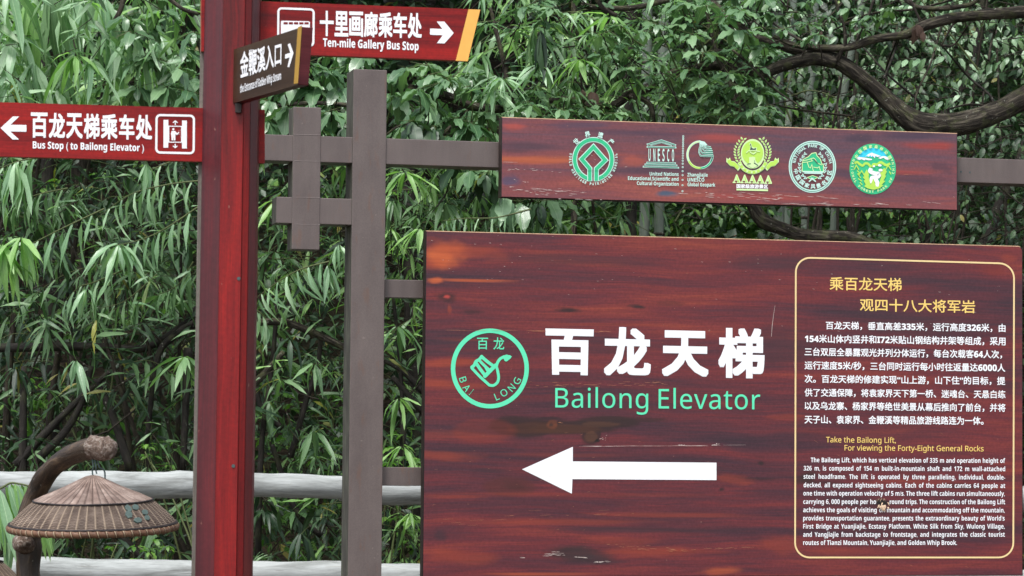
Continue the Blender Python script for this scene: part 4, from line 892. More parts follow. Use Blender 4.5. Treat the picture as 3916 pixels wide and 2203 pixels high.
for (x, y, an_, sc) in ((489, 1948, 80, 1), (516, 1944, 25, 1), (552, 1963, 25, .95), (560, 1984, 30, .85), (525, 1993, 5, 1), (491, 1971, 60, 1.1)):
    d = ray(x, y); o_ = inv @ EYE; dl = inv.to_3x3() @ d                  # meet the woven cone of the hat
    best = None
    for i in range(400):
        t = 8.30+i*.001; q = o_+dl*t; r_ = math.hypot(q.x, q.y); zc = .0755-(r_-.176)*(.0655/.071)
        if best is None or abs(q.z-zc) < best[0]: best = (abs(q.z-zc), q)
    q = best[1]; nrm = Vector((q.x, q.y, 0)).normalized()*.68+Vector((0, 0, .73)); tx = Vector((0, 0, 1)).cross(nrm).normalized(); ty = nrm.cross(tx)
    a_ = R(an_); X = (tx*math.cos(a_)+ty*math.sin(a_))*.0155*sc; Yv = (ty*math.cos(a_)-tx*math.sin(a_))*.0095*sc
    q = q+nrm*.001; t_ = nrm*.005; ring = [q-X, q-X*.4+Yv, q+X*.5+Yv, q+X, q+X*.4-Yv, q-X*.5-Yv]
    m = MB(); m.add(ring+[v+t_ for v in ring], [[6, 7, 8, 9, 10, 11]]+[(i, (i+1) % 6, 6+(i+1) % 6, 6+i) for i in range(6)]); m.build('lozenge_patch', M['patch'], h1, bevel=.0008)
hc2 = P(-215, 2240, 8.9)
h2 = hat(hc2, 'second woven hat shade, only its pink brown slope showing in the bottom left corner', 3, 2, 140)
# ------------------------------------------------------------------ ground
def gz(x, y):
    t = max(0.0, y-13.4); s = 0.20*min(t, 5)+.62*max(0, t-5)-.35*max(0, t-24)
    return s+.35*noise.noise(Vector((x*.25, y*.25, 0)))*min(1, t/3)
def soil():
    k = NT('leaf_litter_soil'); co = k.coord(); v = k.n('TexVoronoi'); k.set(v.inputs['Vector'], k.map(co, (9, 22, 9), rot=(0, 0, .6))); v.inputs['Scale'].default_value = 1.6
    n = k.noise(co, 1.2, 5, .6); c = k.ramp(n, [(.3, (.028, .020, .013)), (.5, (.055, .040, .026)), (.7, (.040, .050, .020))])
    wn = k.ramp(v.outputs['Color'], [(.2, .35), (.8, 1.7)]); c = k.mix(.8, c, wn, 'MULTIPLY'); k.bump(v.outputs['Distance'], .8, .03); return k.fin(c, .9, .2)
M['soil'] = soil()
nx, ny = 90, 90; xs = np.linspace(-45, 45, nx); ys = np.concatenate([np.linspace(-12, 12.8, 12), np.linspace(13.2, 60, ny-12)])
m = MB(); m.add([(x, y, gz(x, y)) for y in ys for x in xs], [(j*nx+i, j*nx+i+1, (j+1)*nx+i+1, (j+1)*nx+i) for j in range(ny-1) for i in range(nx-1)])
g = m.build('ground', M['soil'], smooth=True); g['kind'] = 'structure'

# ------------------------------------------------------------------ leaves
def leaf_mat(name, c0, c1, c2, rough=.34, trans=.35, spec=.5, rib=.5, tcol=None, odd=None):
    k = NT(name); gi = k.n('NewGeometry').outputs['Random Per Island']; oi = k.n('ObjectInfo').outputs['Random']
    r_ = k.math('FRACT', k.math('ADD', gi, oi)); c = k.ramp(r_, [(0, c0), (.5, c1), (.975, c2)]+([(.99, odd)] if odd else []))
    uv = k.n('UVMap').outputs[0]; sx = k.n('SeparateXYZ'); k.set(sx.inputs[0], uv)
    v = k.math('ABSOLUTE', sx.outputs[1]); c = k.mix(k.math('MULTIPLY', k.mrange(v, .10, .0), rib), c, (c2[0]*1.5, c2[1]*1.35, c2[2]*1.4))
    n = k.noise(k.coord(), 30, 3, .6); c = k.mix(.35, c, k.ramp(n, [(.3, .72), (.7, 1.2)]), 'MULTIPLY')
    ve = k.math('SINE', k.math('MULTIPLY', k.math('ADD', k.math('MULTIPLY', v, .8), sx.outputs[0]), 60)); k.bump(ve, .12, .002)
    k.fin(c, rough, spec); tr = k.n('BsdfTranslucent'); k.set(tr.inputs['Color'], k.mix(1.0, c, tcol or (1.35, 1.7, .8), 'MULTIPLY'))
    mx = k.n('MixShader'); mx.inputs[0].default_value = trans*.9; k.t.links.new(k.b.outputs[0], mx.inputs[1]); k.t.links.new(tr.outputs[0], mx.inputs[2]); k.t.links.new(mx.outputs[0], k.out.inputs[0])
    return k.m
yel = (.30, .30, .05)
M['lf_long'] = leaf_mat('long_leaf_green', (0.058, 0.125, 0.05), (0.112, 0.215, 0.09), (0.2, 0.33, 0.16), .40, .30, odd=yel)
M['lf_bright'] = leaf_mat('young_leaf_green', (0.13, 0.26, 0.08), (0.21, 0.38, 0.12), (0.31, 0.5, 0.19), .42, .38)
M['lf_light'] = leaf_mat('sheen_leaf_green', (0.135, 0.255, 0.135), (0.23, 0.39, 0.215), (0.38, 0.54, 0.34), .33, .32, .7)  # sky sheen on the leaves put into a paler base colour
M['lf_shade'] = leaf_mat('shaded_leaf_green', (0.011, 0.03, 0.015), (0.027, 0.062, 0.029), (0.058, 0.11, 0.052), .42, .28, odd=(.25, .22, .05))  # shade of low and rear foliage put into a darker leaf green
M['lf_oval'] = leaf_mat('glossy_oval_green', (0.052, 0.118, 0.054), (0.1, 0.19, 0.09), (0.18, 0.3, 0.15), .27, .22, .6)
M['lf_small'] = leaf_mat('small_leaf_green', (0.038, 0.082, 0.033), (0.074, 0.142, 0.058), (0.13, 0.22, 0.1), .42, .30, odd=(.20, .30, .06))
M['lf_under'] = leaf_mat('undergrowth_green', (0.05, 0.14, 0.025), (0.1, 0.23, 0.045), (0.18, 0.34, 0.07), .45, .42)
M['lf_dead'] = leaf_mat('dry_brown_leaf', (.06, .035, .025), (.10, .06, .045), (.16, .10, .08), .7, .1)
M['petiole'] = paint_mat('yellow_green_twig', (.075, .095, .03), .6, .2)
M['twig'] = bark_mat('dark_twig_bark', (.012, .009, .007), (.028, .021, .016), (.055, .045, .035), 2, .2, .8, .4)
M['bark'] = bark_mat('furrowed_bark', (.005, .004, .003), (.028, .023, .018), (.12, .105, .08), 2.3, .35, .9, 1.0, .2, .16)
M['black_bark'] = bark_mat('wet_black_bark', (.006, .005, .004), (.015, .012, .010), (.035, .03, .025), 1.5, .2, .8, .5)
def culm():
    k = NT('bamboo_culm'); co = k.coord(); n = k.noise(k.map(k.flow(), (12, 12, 1.5)), 2, 4, .6); c = k.ramp(n, [(.3, (.070, .090, .070)), (.5, (.115, .14, .115)), (.7, (.17, .19, .15))]); return k.fin(c, .45, .4)
M['culm'] = culm()
def tmpl(st, hw, bend=.25, fold=.25, wave=0.0, twist=0.0):
    """leaf of length 1 along +X: stations, half widths; bends down towards the tip; returns verts, tris/quads, uvs"""
    v = [(0, 0, 0)]; uv = [(0, 0)]; f = []; n = len(st)
    for i, (t, h) in enumerate(zip(st, hw)):
        z = -bend*t*t; tw = twist*t; w_ = wave*(1 if i % 2 else -1)
        x = t-.12*bend*t*t
        for s_ in (-1, 0, 1):
            zz = z+(abs(s_)*h*fold)+w_*abs(s_)*(s_ if s_ else 0)*.5; yy = s_*(h*(1+w_*.8))
            v.append((x, yy*math.cos(tw)-0*math.sin(tw), zz+yy*math.sin(tw))); uv.append((t, s_))
    v.append((1-.12*bend, 0, -bend)); uv.append((1, 0)); e = len(v)-1
    f += [(0, 2, 1), (0, 3, 2)]
    for i in range(n-1):
        a = 1+3*i; b = a+3; f += [(a, a+1, b+1, b), (a+1, a+2, b+2, b+1)]
    a = 1+3*(n-1); f += [(a, a+1, e), (a+1, a+2, e)]
    return np.array(v, 'f'), f, np.array(uv, 'f')
LONG = [tmpl((.06, .25, .5, .78), (.020, .066, .072, .036), b, .35, .03, tw) for b, tw in ((.10, .2), (.25, -.3), (.42, .15), (.18, .5), (.55, -.1))]
OVAL = [tmpl((.10, .28, .46, .64, .80, .91), (.10, .185, .215, .19, .115, .045), b, .22, .07, tw) for b, tw in ((.12, .1), (.28, -.2), (.40, .2))]
SMALL = [tmpl((.15, .40, .72), (.14, .24, .14), b, .2, 0, tw) for b, tw in ((.1, 0), (.3, .2))]
def mini(w_=.26, bend=.2):
    v = np.array([(0, 0, 0), (.45, -w_, -.02), (1, 0, -bend), (.45, w_, -.02), (.45, 0, -.08)], 'f')
    return v, [(0, 4, 1), (1, 4, 2), (2, 4, 3), (3, 4, 0)], np.array([(0, 0), (.45, -1), (1, 0), (.45, 1), (.45, 0)], 'f')
MINI = [mini(.26, .2), mini(.20, .05), mini(.32, .3)]
def leaf_mesh(T, mat, name='leaf'):
    me = bpy.data.meshes.new(name); me.from_pydata([tuple(map(float, a)) for a in T[0]], [], T[1]); me.materials.append(mat)
    ul = me.uv_layers.new(name='UVMap'); idx = np.zeros(len(me.loops), 'i'); me.loops.foreach_get('vertex_index', idx)
    ul.data.foreach_set('uv', T[2][idx].ravel()); me.polygons.foreach_set('use_smooth', [True]*len(me.polygons)); me.update(); return me
def frames(d, up):
    d = d/np.linalg.norm(d, axis=1, keepdims=True); y = np.cross(up, d); l = np.linalg.norm(y, axis=1, keepdims=True)
    bad = l[:, 0] < 1e-3; y[bad] = (0, 1, 0); l[bad] = 1; y = y/l; z = np.cross(d, y); return np.stack([d, y, z], 2)
def merged(name, groups, parent=None, base=None):
    """many leaves joined in one mesh; groups: (template, positions, frames, sizes, material)"""
    vs, ts, us, mi, mats, off = [], [], [], [], [], 0
    for T, pos, rot, size, mat in groups:
        V0, F0, U0 = T; n = len(pos); k = len(V0)
        V = np.einsum('nij,kj->nki', rot, V0)*size[:, None, None]+pos[:, None, :]
        if base is not None: V = V-np.array(base, 'f')
        tris = []
        for f in F0:
            tris.append(f[:3])
            if len(f) == 4: tris.append((f[0], f[2], f[3]))
        T0 = np.array(tris, 'i'); ts.append((T0[None]+(np.arange(n)*k)[:, None, None]+off).reshape(-1)); vs.append(V.reshape(-1, 3)); off += n*k
        us.append(np.tile(U0[T0.reshape(-1)], (n, 1)))
        if mat not in mats: mats.append(mat)
        mi.append(np.full(n*len(T0), mats.index(mat), 'i'))
    V = np.concatenate(vs).astype('f'); FI = np.concatenate(ts).astype('i'); m_ = len(FI)//3
    me = bpy.data.meshes.new(name); me.vertices.add(len(V)); me.vertices.foreach_set('co', V.ravel()); me.loops.add(len(FI)); me.loops.foreach_set('vertex_index', FI)
    me.polygons.add(m_); me.polygons.foreach_set('loop_start', np.arange(m_, dtype='i')*3)
    for m in mats: me.materials.append(m)
    me.polygons.foreach_set('material_index', np.concatenate(mi))
    ul = me.uv_layers.new(name='UVMap'); ul.data.foreach_set('uv', np.concatenate(us).astype('f').ravel())
    me.polygons.foreach_set('use_smooth', np.ones(m_, 'b')); me.update(calc_edges=True)
    return link(name, me, parent)
HID = [(1625, 885, 3916, 2203), (1915, 450, 3662, 800), (735, 0, 985, 2203), (1340, 265, 1475, 2203), (0, 395, 775, 610), (1000, 10, 1800, 225), (1000, 510, 1900, 625)]
class Plant:
    """gathers leaves and twigs, then makes the thing with its parts"""
    def __init__(s, name, base, label, cat, group=None, leafname='leaf'):
        s.root = empty(name, base); tag(s.root, label, cat, group); s.base = Vector(base); s.L = []; s.tw = MB(); s.pe = MB(); s.mats = {}; s.ln = leafname
    def leaf(s, pos, d, up, size, fam, mat): s.L.append((pos, d, up, size, fam, mat))
    def twig(s, pts, r0, r1, green=False, n=5):
        k = len(pts); (s.pe if green else s.tw).tube([Vector(p)-s.base for p in pts], [r0+(r1-r0)*i/(k-1) for i in range(k)], n, False)
    def limb(s, name, pts, rad, mat, n=14, k=6, bump=.12, bs=4, seed=0):
        q = catmull([Vector(p)-s.base for p in pts], k); rr = []
        for i in range(len(pts)-1):
            for j in range(k): t = j/k; rr.append(rad[i]*(1-t)+rad[i+1]*t)
        rr.append(rad[-1]); m = MB(); m.tube(q, rr, n, True, bump, bs, seed); return m.build(name, mat, s.root, smooth=True)
    def whorl(s, c, n, Ls, fam, mat, drop=.5, spread=1.0, axis=None, az0=None, fan=2*math.pi):
        """leaves fanned round a twig tip"""
        c = Vector(c); a0 = random.uniform(0, 6.28) if az0 is None else az0
        for i in range(n):
            a = a0+fan*i/n+random.uniform(-.5, .5); d = Vector((math.cos(a)*spread, math.sin(a)*spread*.9, -drop*random.uniform(.35, 1.35)+random.uniform(-.3, .3)))
            pl_ = random.uniform(.005, .02)
            s.leaf(c+d.normalized()*pl_, d, Vector((random.uniform(-.3, .3), random.uniform(-.5, .2), 1)), Ls*random.uniform(.55, 1.15), fam, mat)
    def spray(s, pts, n, Ls, fam, mat, drop=1.0, r0=.004, along=.35, side=.4, green=True, start=.1):
        """alternate leaves hanging from an arching twig"""
        q = catmull(pts, 6); s.twig(q, r0, .0012, green); m_ = len(q)-1
        for i in range(n):
            t = (start+(1-start)*i/max(1, n-1))*m_; j = min(int(t), m_-1); p = q[j].lerp(q[j+1], t-j); tg = (q[j+1]-q[j]).normalized()
            sd = tg.cross(Vector((0, 0, 1))).normalized()*(1 if i % 2 else -1)
            d = tg*along+sd*side+Vector((0, 0, -drop))+Vector((random.gauss(0, .12), random.gauss(0, .12), random.gauss(0, .12)))
            up = Vector((0, -.35, .3))+tg*.7+sd*.5
            s.leaf(p, d, up, Ls*random.uniform(.75, 1.12)*(1-.35*(i/n)**3), fam, mat)
        return q[-1], (q[-1]-q[-3]).normalized()
    def tangle(s, rect, Yr, n, Lr, fam, mats, drop=(-.3, 1.3), clump=4):
        """loose leaves pointing every way between the sprays, in small tufts on short twigs"""
        for i in range(n//clump):
            c = P(random.uniform(rect[0], rect[2]), random.uniform(rect[1], rect[3]), random.uniform(*Yr)); a0 = random.uniform(0, 6.28); m_ = random.choice(mats); L_ = random.uniform(*Lr)
            e = c+Vector((random.uniform(-.12, .12), random.uniform(-.05, .1), random.uniform(-.14, .08))); s.twig([e, c], .0025, .001)
            for j in range(clump):
                a = a0+random.gauss(0, .9); d = Vector((math.cos(a), .6*math.sin(a*1.7), -random.uniform(*drop)))
                s.leaf(e.lerp(c, j/max(1, clump-1)), d, Vector((random.gauss(0, .5), -random.uniform(0, 1.1), 1)), L_*random.uniform(.6, 1.15), fam, m_)
    def finish(s, maxobj=300):
        if s.tw.v: s.tw.build('twigs', M['twig'], s.root, smooth=True)['kind'] = 'stuff'
        if s.pe.v: s.pe.build('leaf_stalks', M['petiole'], s.root, smooth=True)['kind'] = 'stuff'
        sc = []
        for i, (p, d, u, z, fam, mat) in enumerate(s.L):
            c = Vector(p)+Vector(d).normalized()*z*.5; x, y = proj(c); vis = 0 < x < 3916 and 0 < y < 2203 and not any(a < x < c_ and b < y < d_ for a, b, c_, d_ in HID)
            sc.append((-(z/c.y*(1 if vis else .01))+(c.y-13)*.0012*(1 if vis else 0), i))
        sc.sort(); pick = set(i for k, i in sc[:maxobj] if k < -.0015); rest = {}
        for i, (p, d, u, z, fam, mat) in enumerate(s.L):
            T = FAM[fam]; ti = random.randrange(len(T))
            if i in pick:
                key = (fam, ti, mat)
                if key not in LMESH: LMESH[key] = leaf_mesh(T[ti], M[mat])
                X = Vector(d).normalized(); Yv = Vector(u).cross(X)
                Yv = Yv.normalized() if Yv.length > 1e-4 else Vector((0, 1, 0)); Zv = X.cross(Yv)
                mm = Matrix((X, Yv, Zv)).transposed().to_4x4(); o = bpy.data.objects.new(s.ln, LMESH[key]); C.objects.link(o); o.parent = s.root
                o.matrix_basis = Matrix.Translation(Vector(p)-s.base) @ mm @ Matrix.Diagonal((z, z, z, 1))
            else: rest.setdefault((fam, ti, mat), []).append(i)
        gr = []
        for (fam, ti, mat), ids in rest.items():
            pos = np.array([tuple(s.L[i][0]) for i in ids], 'f'); d = np.array([tuple(s.L[i][1]) for i in ids], 'f'); u = np.array([tuple(s.L[i][2]) for i in ids], 'f'); z = np.array([s.L[i][3] for i in ids], 'f')
            gr.append((FAM[fam][ti], pos, frames(d, u), z, M[mat]))
        if gr: merged('foliage', gr, s.root, s.base)['kind'] = 'stuff'
FAM = {'long': LONG, 'oval': OVAL, 'small': SMALL, 'mini': MINI}; LMESH = {}
U = random.uniform
def V3(*a): return Vector(a)
# ------------------------------------------------------------------ plants
def on_ground(px, Y): x = P(px, 1500, Y).x; return (x, Y, gz(x, Y))
def rndP(x0, y0, x1, y1, Y0, Y1): return P(U(x0, x1), U(y0, y1), U(Y0, Y1))
def stems(pl, pts, r0=.022, r1=.006, mat='twig', name='stem'):
    for t in pts:
        b = pl.base+Vector((random.uniform(-.15, .15), random.uniform(-.1, .1), -.05)); t = Vector(t)
        mid = b.lerp(t, .5)+Vector((random.uniform(-.2, .2), random.uniform(-.1, .1), random.uniform(.05, .25)))
        pl.limb(name, [b, b.lerp(mid, .5)+Vector((random.uniform(-.1, .1), 0, 0)), mid, mid.lerp(t, .6)+Vector((0, 0, .06)), t], [r0, r0*.85, (r0+r1)/2, r1*1.3, r1], M[mat], 8, 4, .1, 8, random.random()*9)
def fill(pl, rect, Yr, n, kind, Lr, mat, dr=(.6, 1.2), frac=.3, fam='long'):
    for i in range(n):
        c = rndP(*rect, *Yr); m_ = mat if isinstance(mat, str) else random.choice(mat)
        if kind == 'whorl' or (kind == 'both' and random.random() < frac):
            pl.whorl(c, random.randint(5, 9), U(*Lr)*U(.75, 1.2), fam, m_, U(*dr)*U(.3, 1.1), U(.7, 1.2))
            t = c+Vector((U(-.2, .2), U(0, .2), U(-.25, .05))); pl.twig([c, c.lerp(t, .5)+Vector((0, 0, -.02)), t], .0018, .004)
        else:
            sg = random.choice((-1, -1, 1)); ln = U(.35, .75); e = c+Vector((sg*ln*U(.6, 1), U(-.25, .15), -ln*U(.15, .55)))
            pl.spray([c, c.lerp(e, .5)+Vector((0, 0, .08*ln+.02)), e], random.randint(6, 10), U(*Lr)*U(.75, 1.25), fam, m_, U(*dr)*U(.4, 1.1), .003, U(.2, 1.0), U(.4, .9))
# -- bright long leaved bush, top left
pl = Plant('long_leaf_shrub', on_ground(-60, 14.3), 'tall shrub with long pale sheeny leaves filling the top left corner above the left arm', 'shrub', 'long leaved shrubs', 'leaf')
stems(pl, [P(x, y, 14) for x, y in ((60, 120), (250, 60), (420, 200), (-100, 60), (150, 330))], .028, .006)
pl.whorl(P(285, 205, 13.0), 11, .24, 'long', 'lf_bright', .8, .8); pl.whorl(P(345, 225, 13.0), 7, .22, 'long', 'lf_light', .9, .6)
for x, y, L_ in ((30, -60, .34), (110, 0, .36), (190, -40, .34), (60, 120, .34), (340, -60, .34), (440, 90, .28), (250, 40, .3), (-20, 230, .34), (130, 230, .3), (400, -20, .34), (500, 130, .26), (20, 320, .26), (-60, 80, .34), (210, 330, .26), (330, 330, .26), (560, 250, .22), (600, 120, .22)):
    pl.whorl(P(x, y, U(13.1, 14.0)), random.randint(7, 10), L_, 'long', random.choice(('lf_light', 'lf_light', 'lf_bright', 'lf_long')), U(.9, 1.7), U(.4, .8))
fill(pl, (-300, -350, 640, 360), (13.5, 15.4), 90, 'both', (.20, .32), ('lf_light', 'lf_long', 'lf_bright', 'lf_light'), (.7, 1.5), .6)
fill(pl, (-700, -900, 900, -300), (15.2, 17), 34, 'both', (.20, .32), ('lf_light', 'lf_long'), (.7, 1.5), .6)
pl.tangle((-100, -150, 760, 420), (12.95, 14.2), 420, (.14, .24), 'long', ('lf_light', 'lf_bright', 'lf_long', 'lf_light'))
pl.finish(300)
# -- drooping sprays, middle left
pl = Plant('long_leaf_shrub', on_ground(820, 14.0), 'shrub of drooping sprays of narrow hanging leaves below the left arm', 'shrub', 'long leaved shrubs', 'leaf')
def sp(pts, Y, n, L_, mat='lf_light', drop=1.0, along=.28, side=.3): pl.spray([P(x, y, Y+.02*i) for i, (x, y) in enumerate(pts)], n, L_, 'long', mat, drop, .0045, along, side)
sp([(775, 690), (640, 706), (497, 745), (373, 832)], 12.95, 15, .185); sp([(400, 798), (248, 869), (124, 931), (60, 960)], 12.9, 12, .23)
sp([(775, 780), (621, 881), (517, 923), (414, 943)], 12.95, 15, .19); sp([(470, 1035), (360, 1080), (300, 1100), (240, 1165)], 13.0, 12, .17)
sp([(700, 600), (600, 640), (560, 660)], 13.0, 7, .17); sp([(150, 600), (60, 620), (-30, 660)], 12.95, 12, .25); sp([(600, 1050), (480, 1150), (380, 1180)], 13.3, 10, .17, 'lf_long')
sp([(260, 720), (160, 740), (60, 770)], 13.3, 10, .20, 'lf_long'); sp([(740, 1000), (680, 1090), (600, 1130)], 13.2, 10, .19, 'lf_long')
pl.whorl(P(80, 905, 12.85), 14, .25, 'long', 'lf_bright', .95, 1.0); pl.whorl(P(10, 930, 12.85), 12, .24, 'long', 'lf_bright', 1.0, 1.0); pl.whorl(P(40, 1000, 12.9), 10, .22, 'long', 'lf_bright', .9, 1.1)
pl.whorl(P(60, 615, 12.95), 10, .24, 'long', 'lf_light', 1.2, .55); pl.whorl(P(455, 930, 12.9), 12, .20, 'long', 'lf_light', 1.1, 1.0); pl.whorl(P(330, 1100, 12.95), 8, .16, 'long', 'lf_light', 1.0, .8)
pl.whorl(P(175, 1245, 13.0), 8, .18, 'long', 'lf_long', 1.0, .8); pl.whorl(P(290, 1372, 13.0), 9, .185, 'long', 'lf_light', 1.2, .7); pl.whorl(P(706, 1362, 12.95), 12, .20, 'long', 'lf_long', .9, 1.2); pl.whorl(P(560, 620, 13), 6, .16, 'long', 'lf_light', 1.4, .5)
pl.whorl(P(60, 1400, 13.2), 8, .17, 'long', 'lf_shade', 1.0, .8)
stems(pl, [P(x, y, 13.6) for x, y in ((700, 700), (400, 850), (650, 960), (200, 760), (500, 1100))], .020, .005)
pl.limb('branch', [P(760, 1190, 13.6), P(700, 1250, 13.7), P(560, 1330, 13.8), P(430, 1330, 13.9), P(250, 1325, 14.0), P(-60, 1332, 14.1)], [.03, .022, .018, .020, .021, .024], M['black_bark'])
fill(pl, (-200, 560, 800, 1150), (13.4, 14.4), 44, 'both', (.13, .21), ('lf_long', 'lf_shade', 'lf_long'), (.5, 1.2), .7)
fill(pl, (-300, 560, 800, 1250), (14.4, 15.8), 40, 'both', (.15, .23), ('lf_shade', 'lf_shade', 'lf_long'), (.7, 1.4), .4)
pl.tangle((-100, 590, 770, 1200), (13.0, 14.0), 420, (.09, .17), 'long', ('lf_long', 'lf_shade', 'lf_shade', 'lf_light'))
pl.tangle((-100, 590, 770, 1250), (14.2, 15.2), 500, (.05, .09), 'small', ('lf_under', 'lf_small', 'lf_shade'))
pl.finish(300)
# -- dark shrub, bottom left
pl = Plant('long_leaf_shrub', on_ground(330, 14.6), 'dark shaded shrub with black slanting stems behind the woven hat', 'shrub', 'long leaved shrubs', 'leaf')
for a in ([(60, 1780), (190, 1640), (300, 1530), (420, 1420)], [(130, 1770), (250, 1650), (320, 1520), (350, 1400)], [(86, 1900), (88, 1600), (92, 1400)], [(560, 2150), (470, 2060), (380, 1960)], [(500, 1800), (420, 1560), (360, 1450)], [(760, 1230), (660, 1290), (600, 1380), (560, 1700)], [(720, 1330), (712, 1500), (700, 1800)]):
    pl.limb('stem', [P(x, y, 13.5) for x, y in a], [.022, .019, .015, .012][:len(a)], M['black_bark'], 9)
for a in range(26): c = rndP(-100, 1150, 760, 2150, 13.4, 14.6); e = c+Vector((U(-.35, .35), 0, U(-.5, .4))); pl.twig([c, c.lerp(e, .5)+Vector((U(-.05, .05), 0, U(-.05, .05))), e], .006, .003)
fill(pl, (-200, 1150, 800, 2250), (13.2, 14.4), 34, 'both', (.14, .22), ('lf_shade', 'lf_long', 'lf_long'), (.4, 1.2), .75)
fill(pl, (-300, 1150, 800, 2400), (14.4, 15.6), 40, 'both', (.13, .21), 'lf_shade', (.4, 1.2), .75)
pl.tangle((-100, 1150, 770, 2200), (13.1, 14.2), 460, (.09, .17), 'long', ('lf_shade', 'lf_long', 'lf_shade'))
pl.tangle((-100, 1150, 770, 2200), (14.2, 15.2), 600, (.05, .09), 'small', ('lf_under', 'lf_small', 'lf_shade', 'lf_shade'))
pl.finish(300)
# -- centre shrub
pl = Plant('long_leaf_shrub', on_ground(1150, 14.2), 'shrub with long drooping leaves seen between the red post and the grey post', 'shrub', 'long leaved shrubs', 'leaf')
sp([(1260, 1000), (1150, 1030), (1060, 1080), (985, 1135)], 12.95, 14, .185, 'lf_light', .9, -.15, .55); sp([(960, 1180), (1000, 1200), (1030, 1260)], 12.95, 7, .16, 'lf_light')
pl.whorl(P(1255, 1010, 12.95), 7, .17, 'long', 'lf_light', 1.4, .45); pl.whorl(P(1205, 1385, 13.0), 9, .17, 'long', 'lf_long', .9, .8); pl.whorl(P(1108, 1290, 13.0), 8, .16, 'long', 'lf_shade', .7, .9); pl.whorl(P(1295, 930, 13.1), 8, .15, 'long', 'lf_light', 1.2, .6); pl.whorl(P(1150, 2030, 13), 8, .18, 'long', 'lf_shade', 1.1, .7); pl.whorl(P(1200, 1640, 13.1), 8, .18, 'long', 'lf_long', 1.1, .7); pl.whorl(P(1060, 760, 13.2), 8, .17, 'long', 'lf_bright', .9, .8)
pl.limb('branch', [P(960, 1235, 13.5), P(1080, 1232, 13.5), P(1180, 1265, 13.5), P(1330, 1335, 13.5), P(1470, 1400, 13.5)], [.016, .017, .019, .017, .014], M['bark'])
pl.limb('branch', [P(960, 1480, 13.4), P(1030, 1410, 13.4), P(1085, 1345, 13.4)], [.018, .016, .012], M['bark'])
for a in ([(985, 2150), (1000, 1700), (1040, 1400), (1060, 1150)], [(1080, 1640), (1000, 1560), (980, 1480)], [(1110, 1750), (1180, 1500), (1215, 1400), (1230, 1240)], [(1230, 2050), (1130, 1950), (1040, 1700)]):
    pl.limb('stem', [P(x, y, 13.6) for x, y in a], [.017, .014, .012, .01][:len(a)], M['black_bark'], 9)
fill(pl, (940, 620, 1400, 1250), (13.3, 14.4), 26, 'both', (.13, .20), ('lf_long', 'lf_long', 'lf_bright', 'lf_light'), (.4, 1.2), .7)
fill(pl, (940, 1200, 1400, 2300), (13.3, 14.5), 34, 'both', (.12, .20), ('lf_shade', 'lf_long', 'lf_shade'), (.4, 1.2), .7)
fill(pl, (900, 600, 1450, 2300), (14.5, 15.8), 40, 'both', (.12, .19), ('lf_shade', 'lf_long'), (.4, 1.2), .7)
pl.tangle((950, 560, 1400, 2200), (13.1, 14.2), 460, (.08, .15), 'long', ('lf_shade', 'lf_long', 'lf_long', 'lf_bright'))
pl.tangle((950, 560, 1400, 2200), (14.2, 15.2), 500, (.05, .09), 'small', ('lf_under', 'lf_small', 'lf_shade'))
pl.finish(300)
# -- shrub right of the grey post
pl = Plant('long_leaf_shrub', on_ground(1640, 14.0), 'shrub with spreading narrow leaves seen between the grey post and the large board', 'shrub', 'long leaved shrubs', 'leaf')
pl.whorl(P(1549, 655, 12.95), 12, .19, 'long', 'lf_bright', .75, .9); pl.whorl(P(1607, 868, 12.95), 10, .18, 'long', 'lf_bright', .8, .9); pl.whorl(P(1520, 1245, 12.95), 8, .18, 'long', 'lf_long', .6, 1); pl.whorl(P(1525, 1520, 13), 9, .17, 'long', 'lf_bright', .8, .8)
pl.whorl(P(1540, 1700, 13), 8, .16, 'long', 'lf_bright', .8, .8); pl.whorl(P(1570, 1960, 13), 8, .14, 'long', 'lf_bright', .6, .8); pl.whorl(P(1500, 760, 13.1), 8, .16, 'long', 'lf_long', 1.3, .6)
sp([(2030, 800), (1900, 832), (1780, 835), (1690, 845)], 12.95, 14, .115, 'lf_light', 1.0, .1, .2)
for x, y, L_ in ((1700, 770, .17), (1760, 800, .15), (2080, 780, .17), (1650, 700, .15), (1830, 740, .14), (2010, 860, .15), (2150, 850, .14), (1700, 640, .14)): pl.whorl(P(x, y, U(13.1, 13.5)), 8, L_, 'long', random.choice(('lf_bright', 'lf_long')), U(.5, 1.1), .9)
for a in ([(1500, 2100), (1540, 1700), (1530, 1400), (1500, 1100)], [(1620, 1500), (1540, 1420), (1470, 1380)], [(1620, 2050), (1540, 2120), (1480, 2190)], [(1620, 1580), (1500, 1440)]):
    pl.limb('stem', [P(x, y, 13.6) for x, y in a], [.016, .013, .010, .008][:len(a)], M['black_bark'], 9)
fill(pl, (1450, 600, 2300, 900), (13.3, 14.5), 40, 'both', (.12, .18), ('lf_long', 'lf_bright', 'lf_long'), (.5, 1.2), .5)
fill(pl, (1420, 900, 1720, 2300), (13.3, 14.5), 34, 'both', (.12, .18), ('lf_shade', 'lf_long', 'lf_bright'), (.6, 1.2), .5)
fill(pl, (1400, 600, 2300, 2300), (14.5, 15.8), 50, 'both', (.12, .18), ('lf_shade', 'lf_long'), (.6, 1.2), .5)
pl.tangle((1440, 600, 1660, 2200), (13.1, 14.2), 240, (.08, .15), 'long', ('lf_shade', 'lf_long', 'lf_bright'))
pl.tangle((1440, 600, 2400, 900), (13.3, 14.4), 300, (.08, .14), 'long', ('lf_shade', 'lf_long', 'lf_bright'))
pl.tangle((1440, 600, 1700, 2200), (14.2, 15.2), 300, (.05, .09), 'small', ('lf_under', 'lf_small', 'lf_shade'))
pl.finish(300)
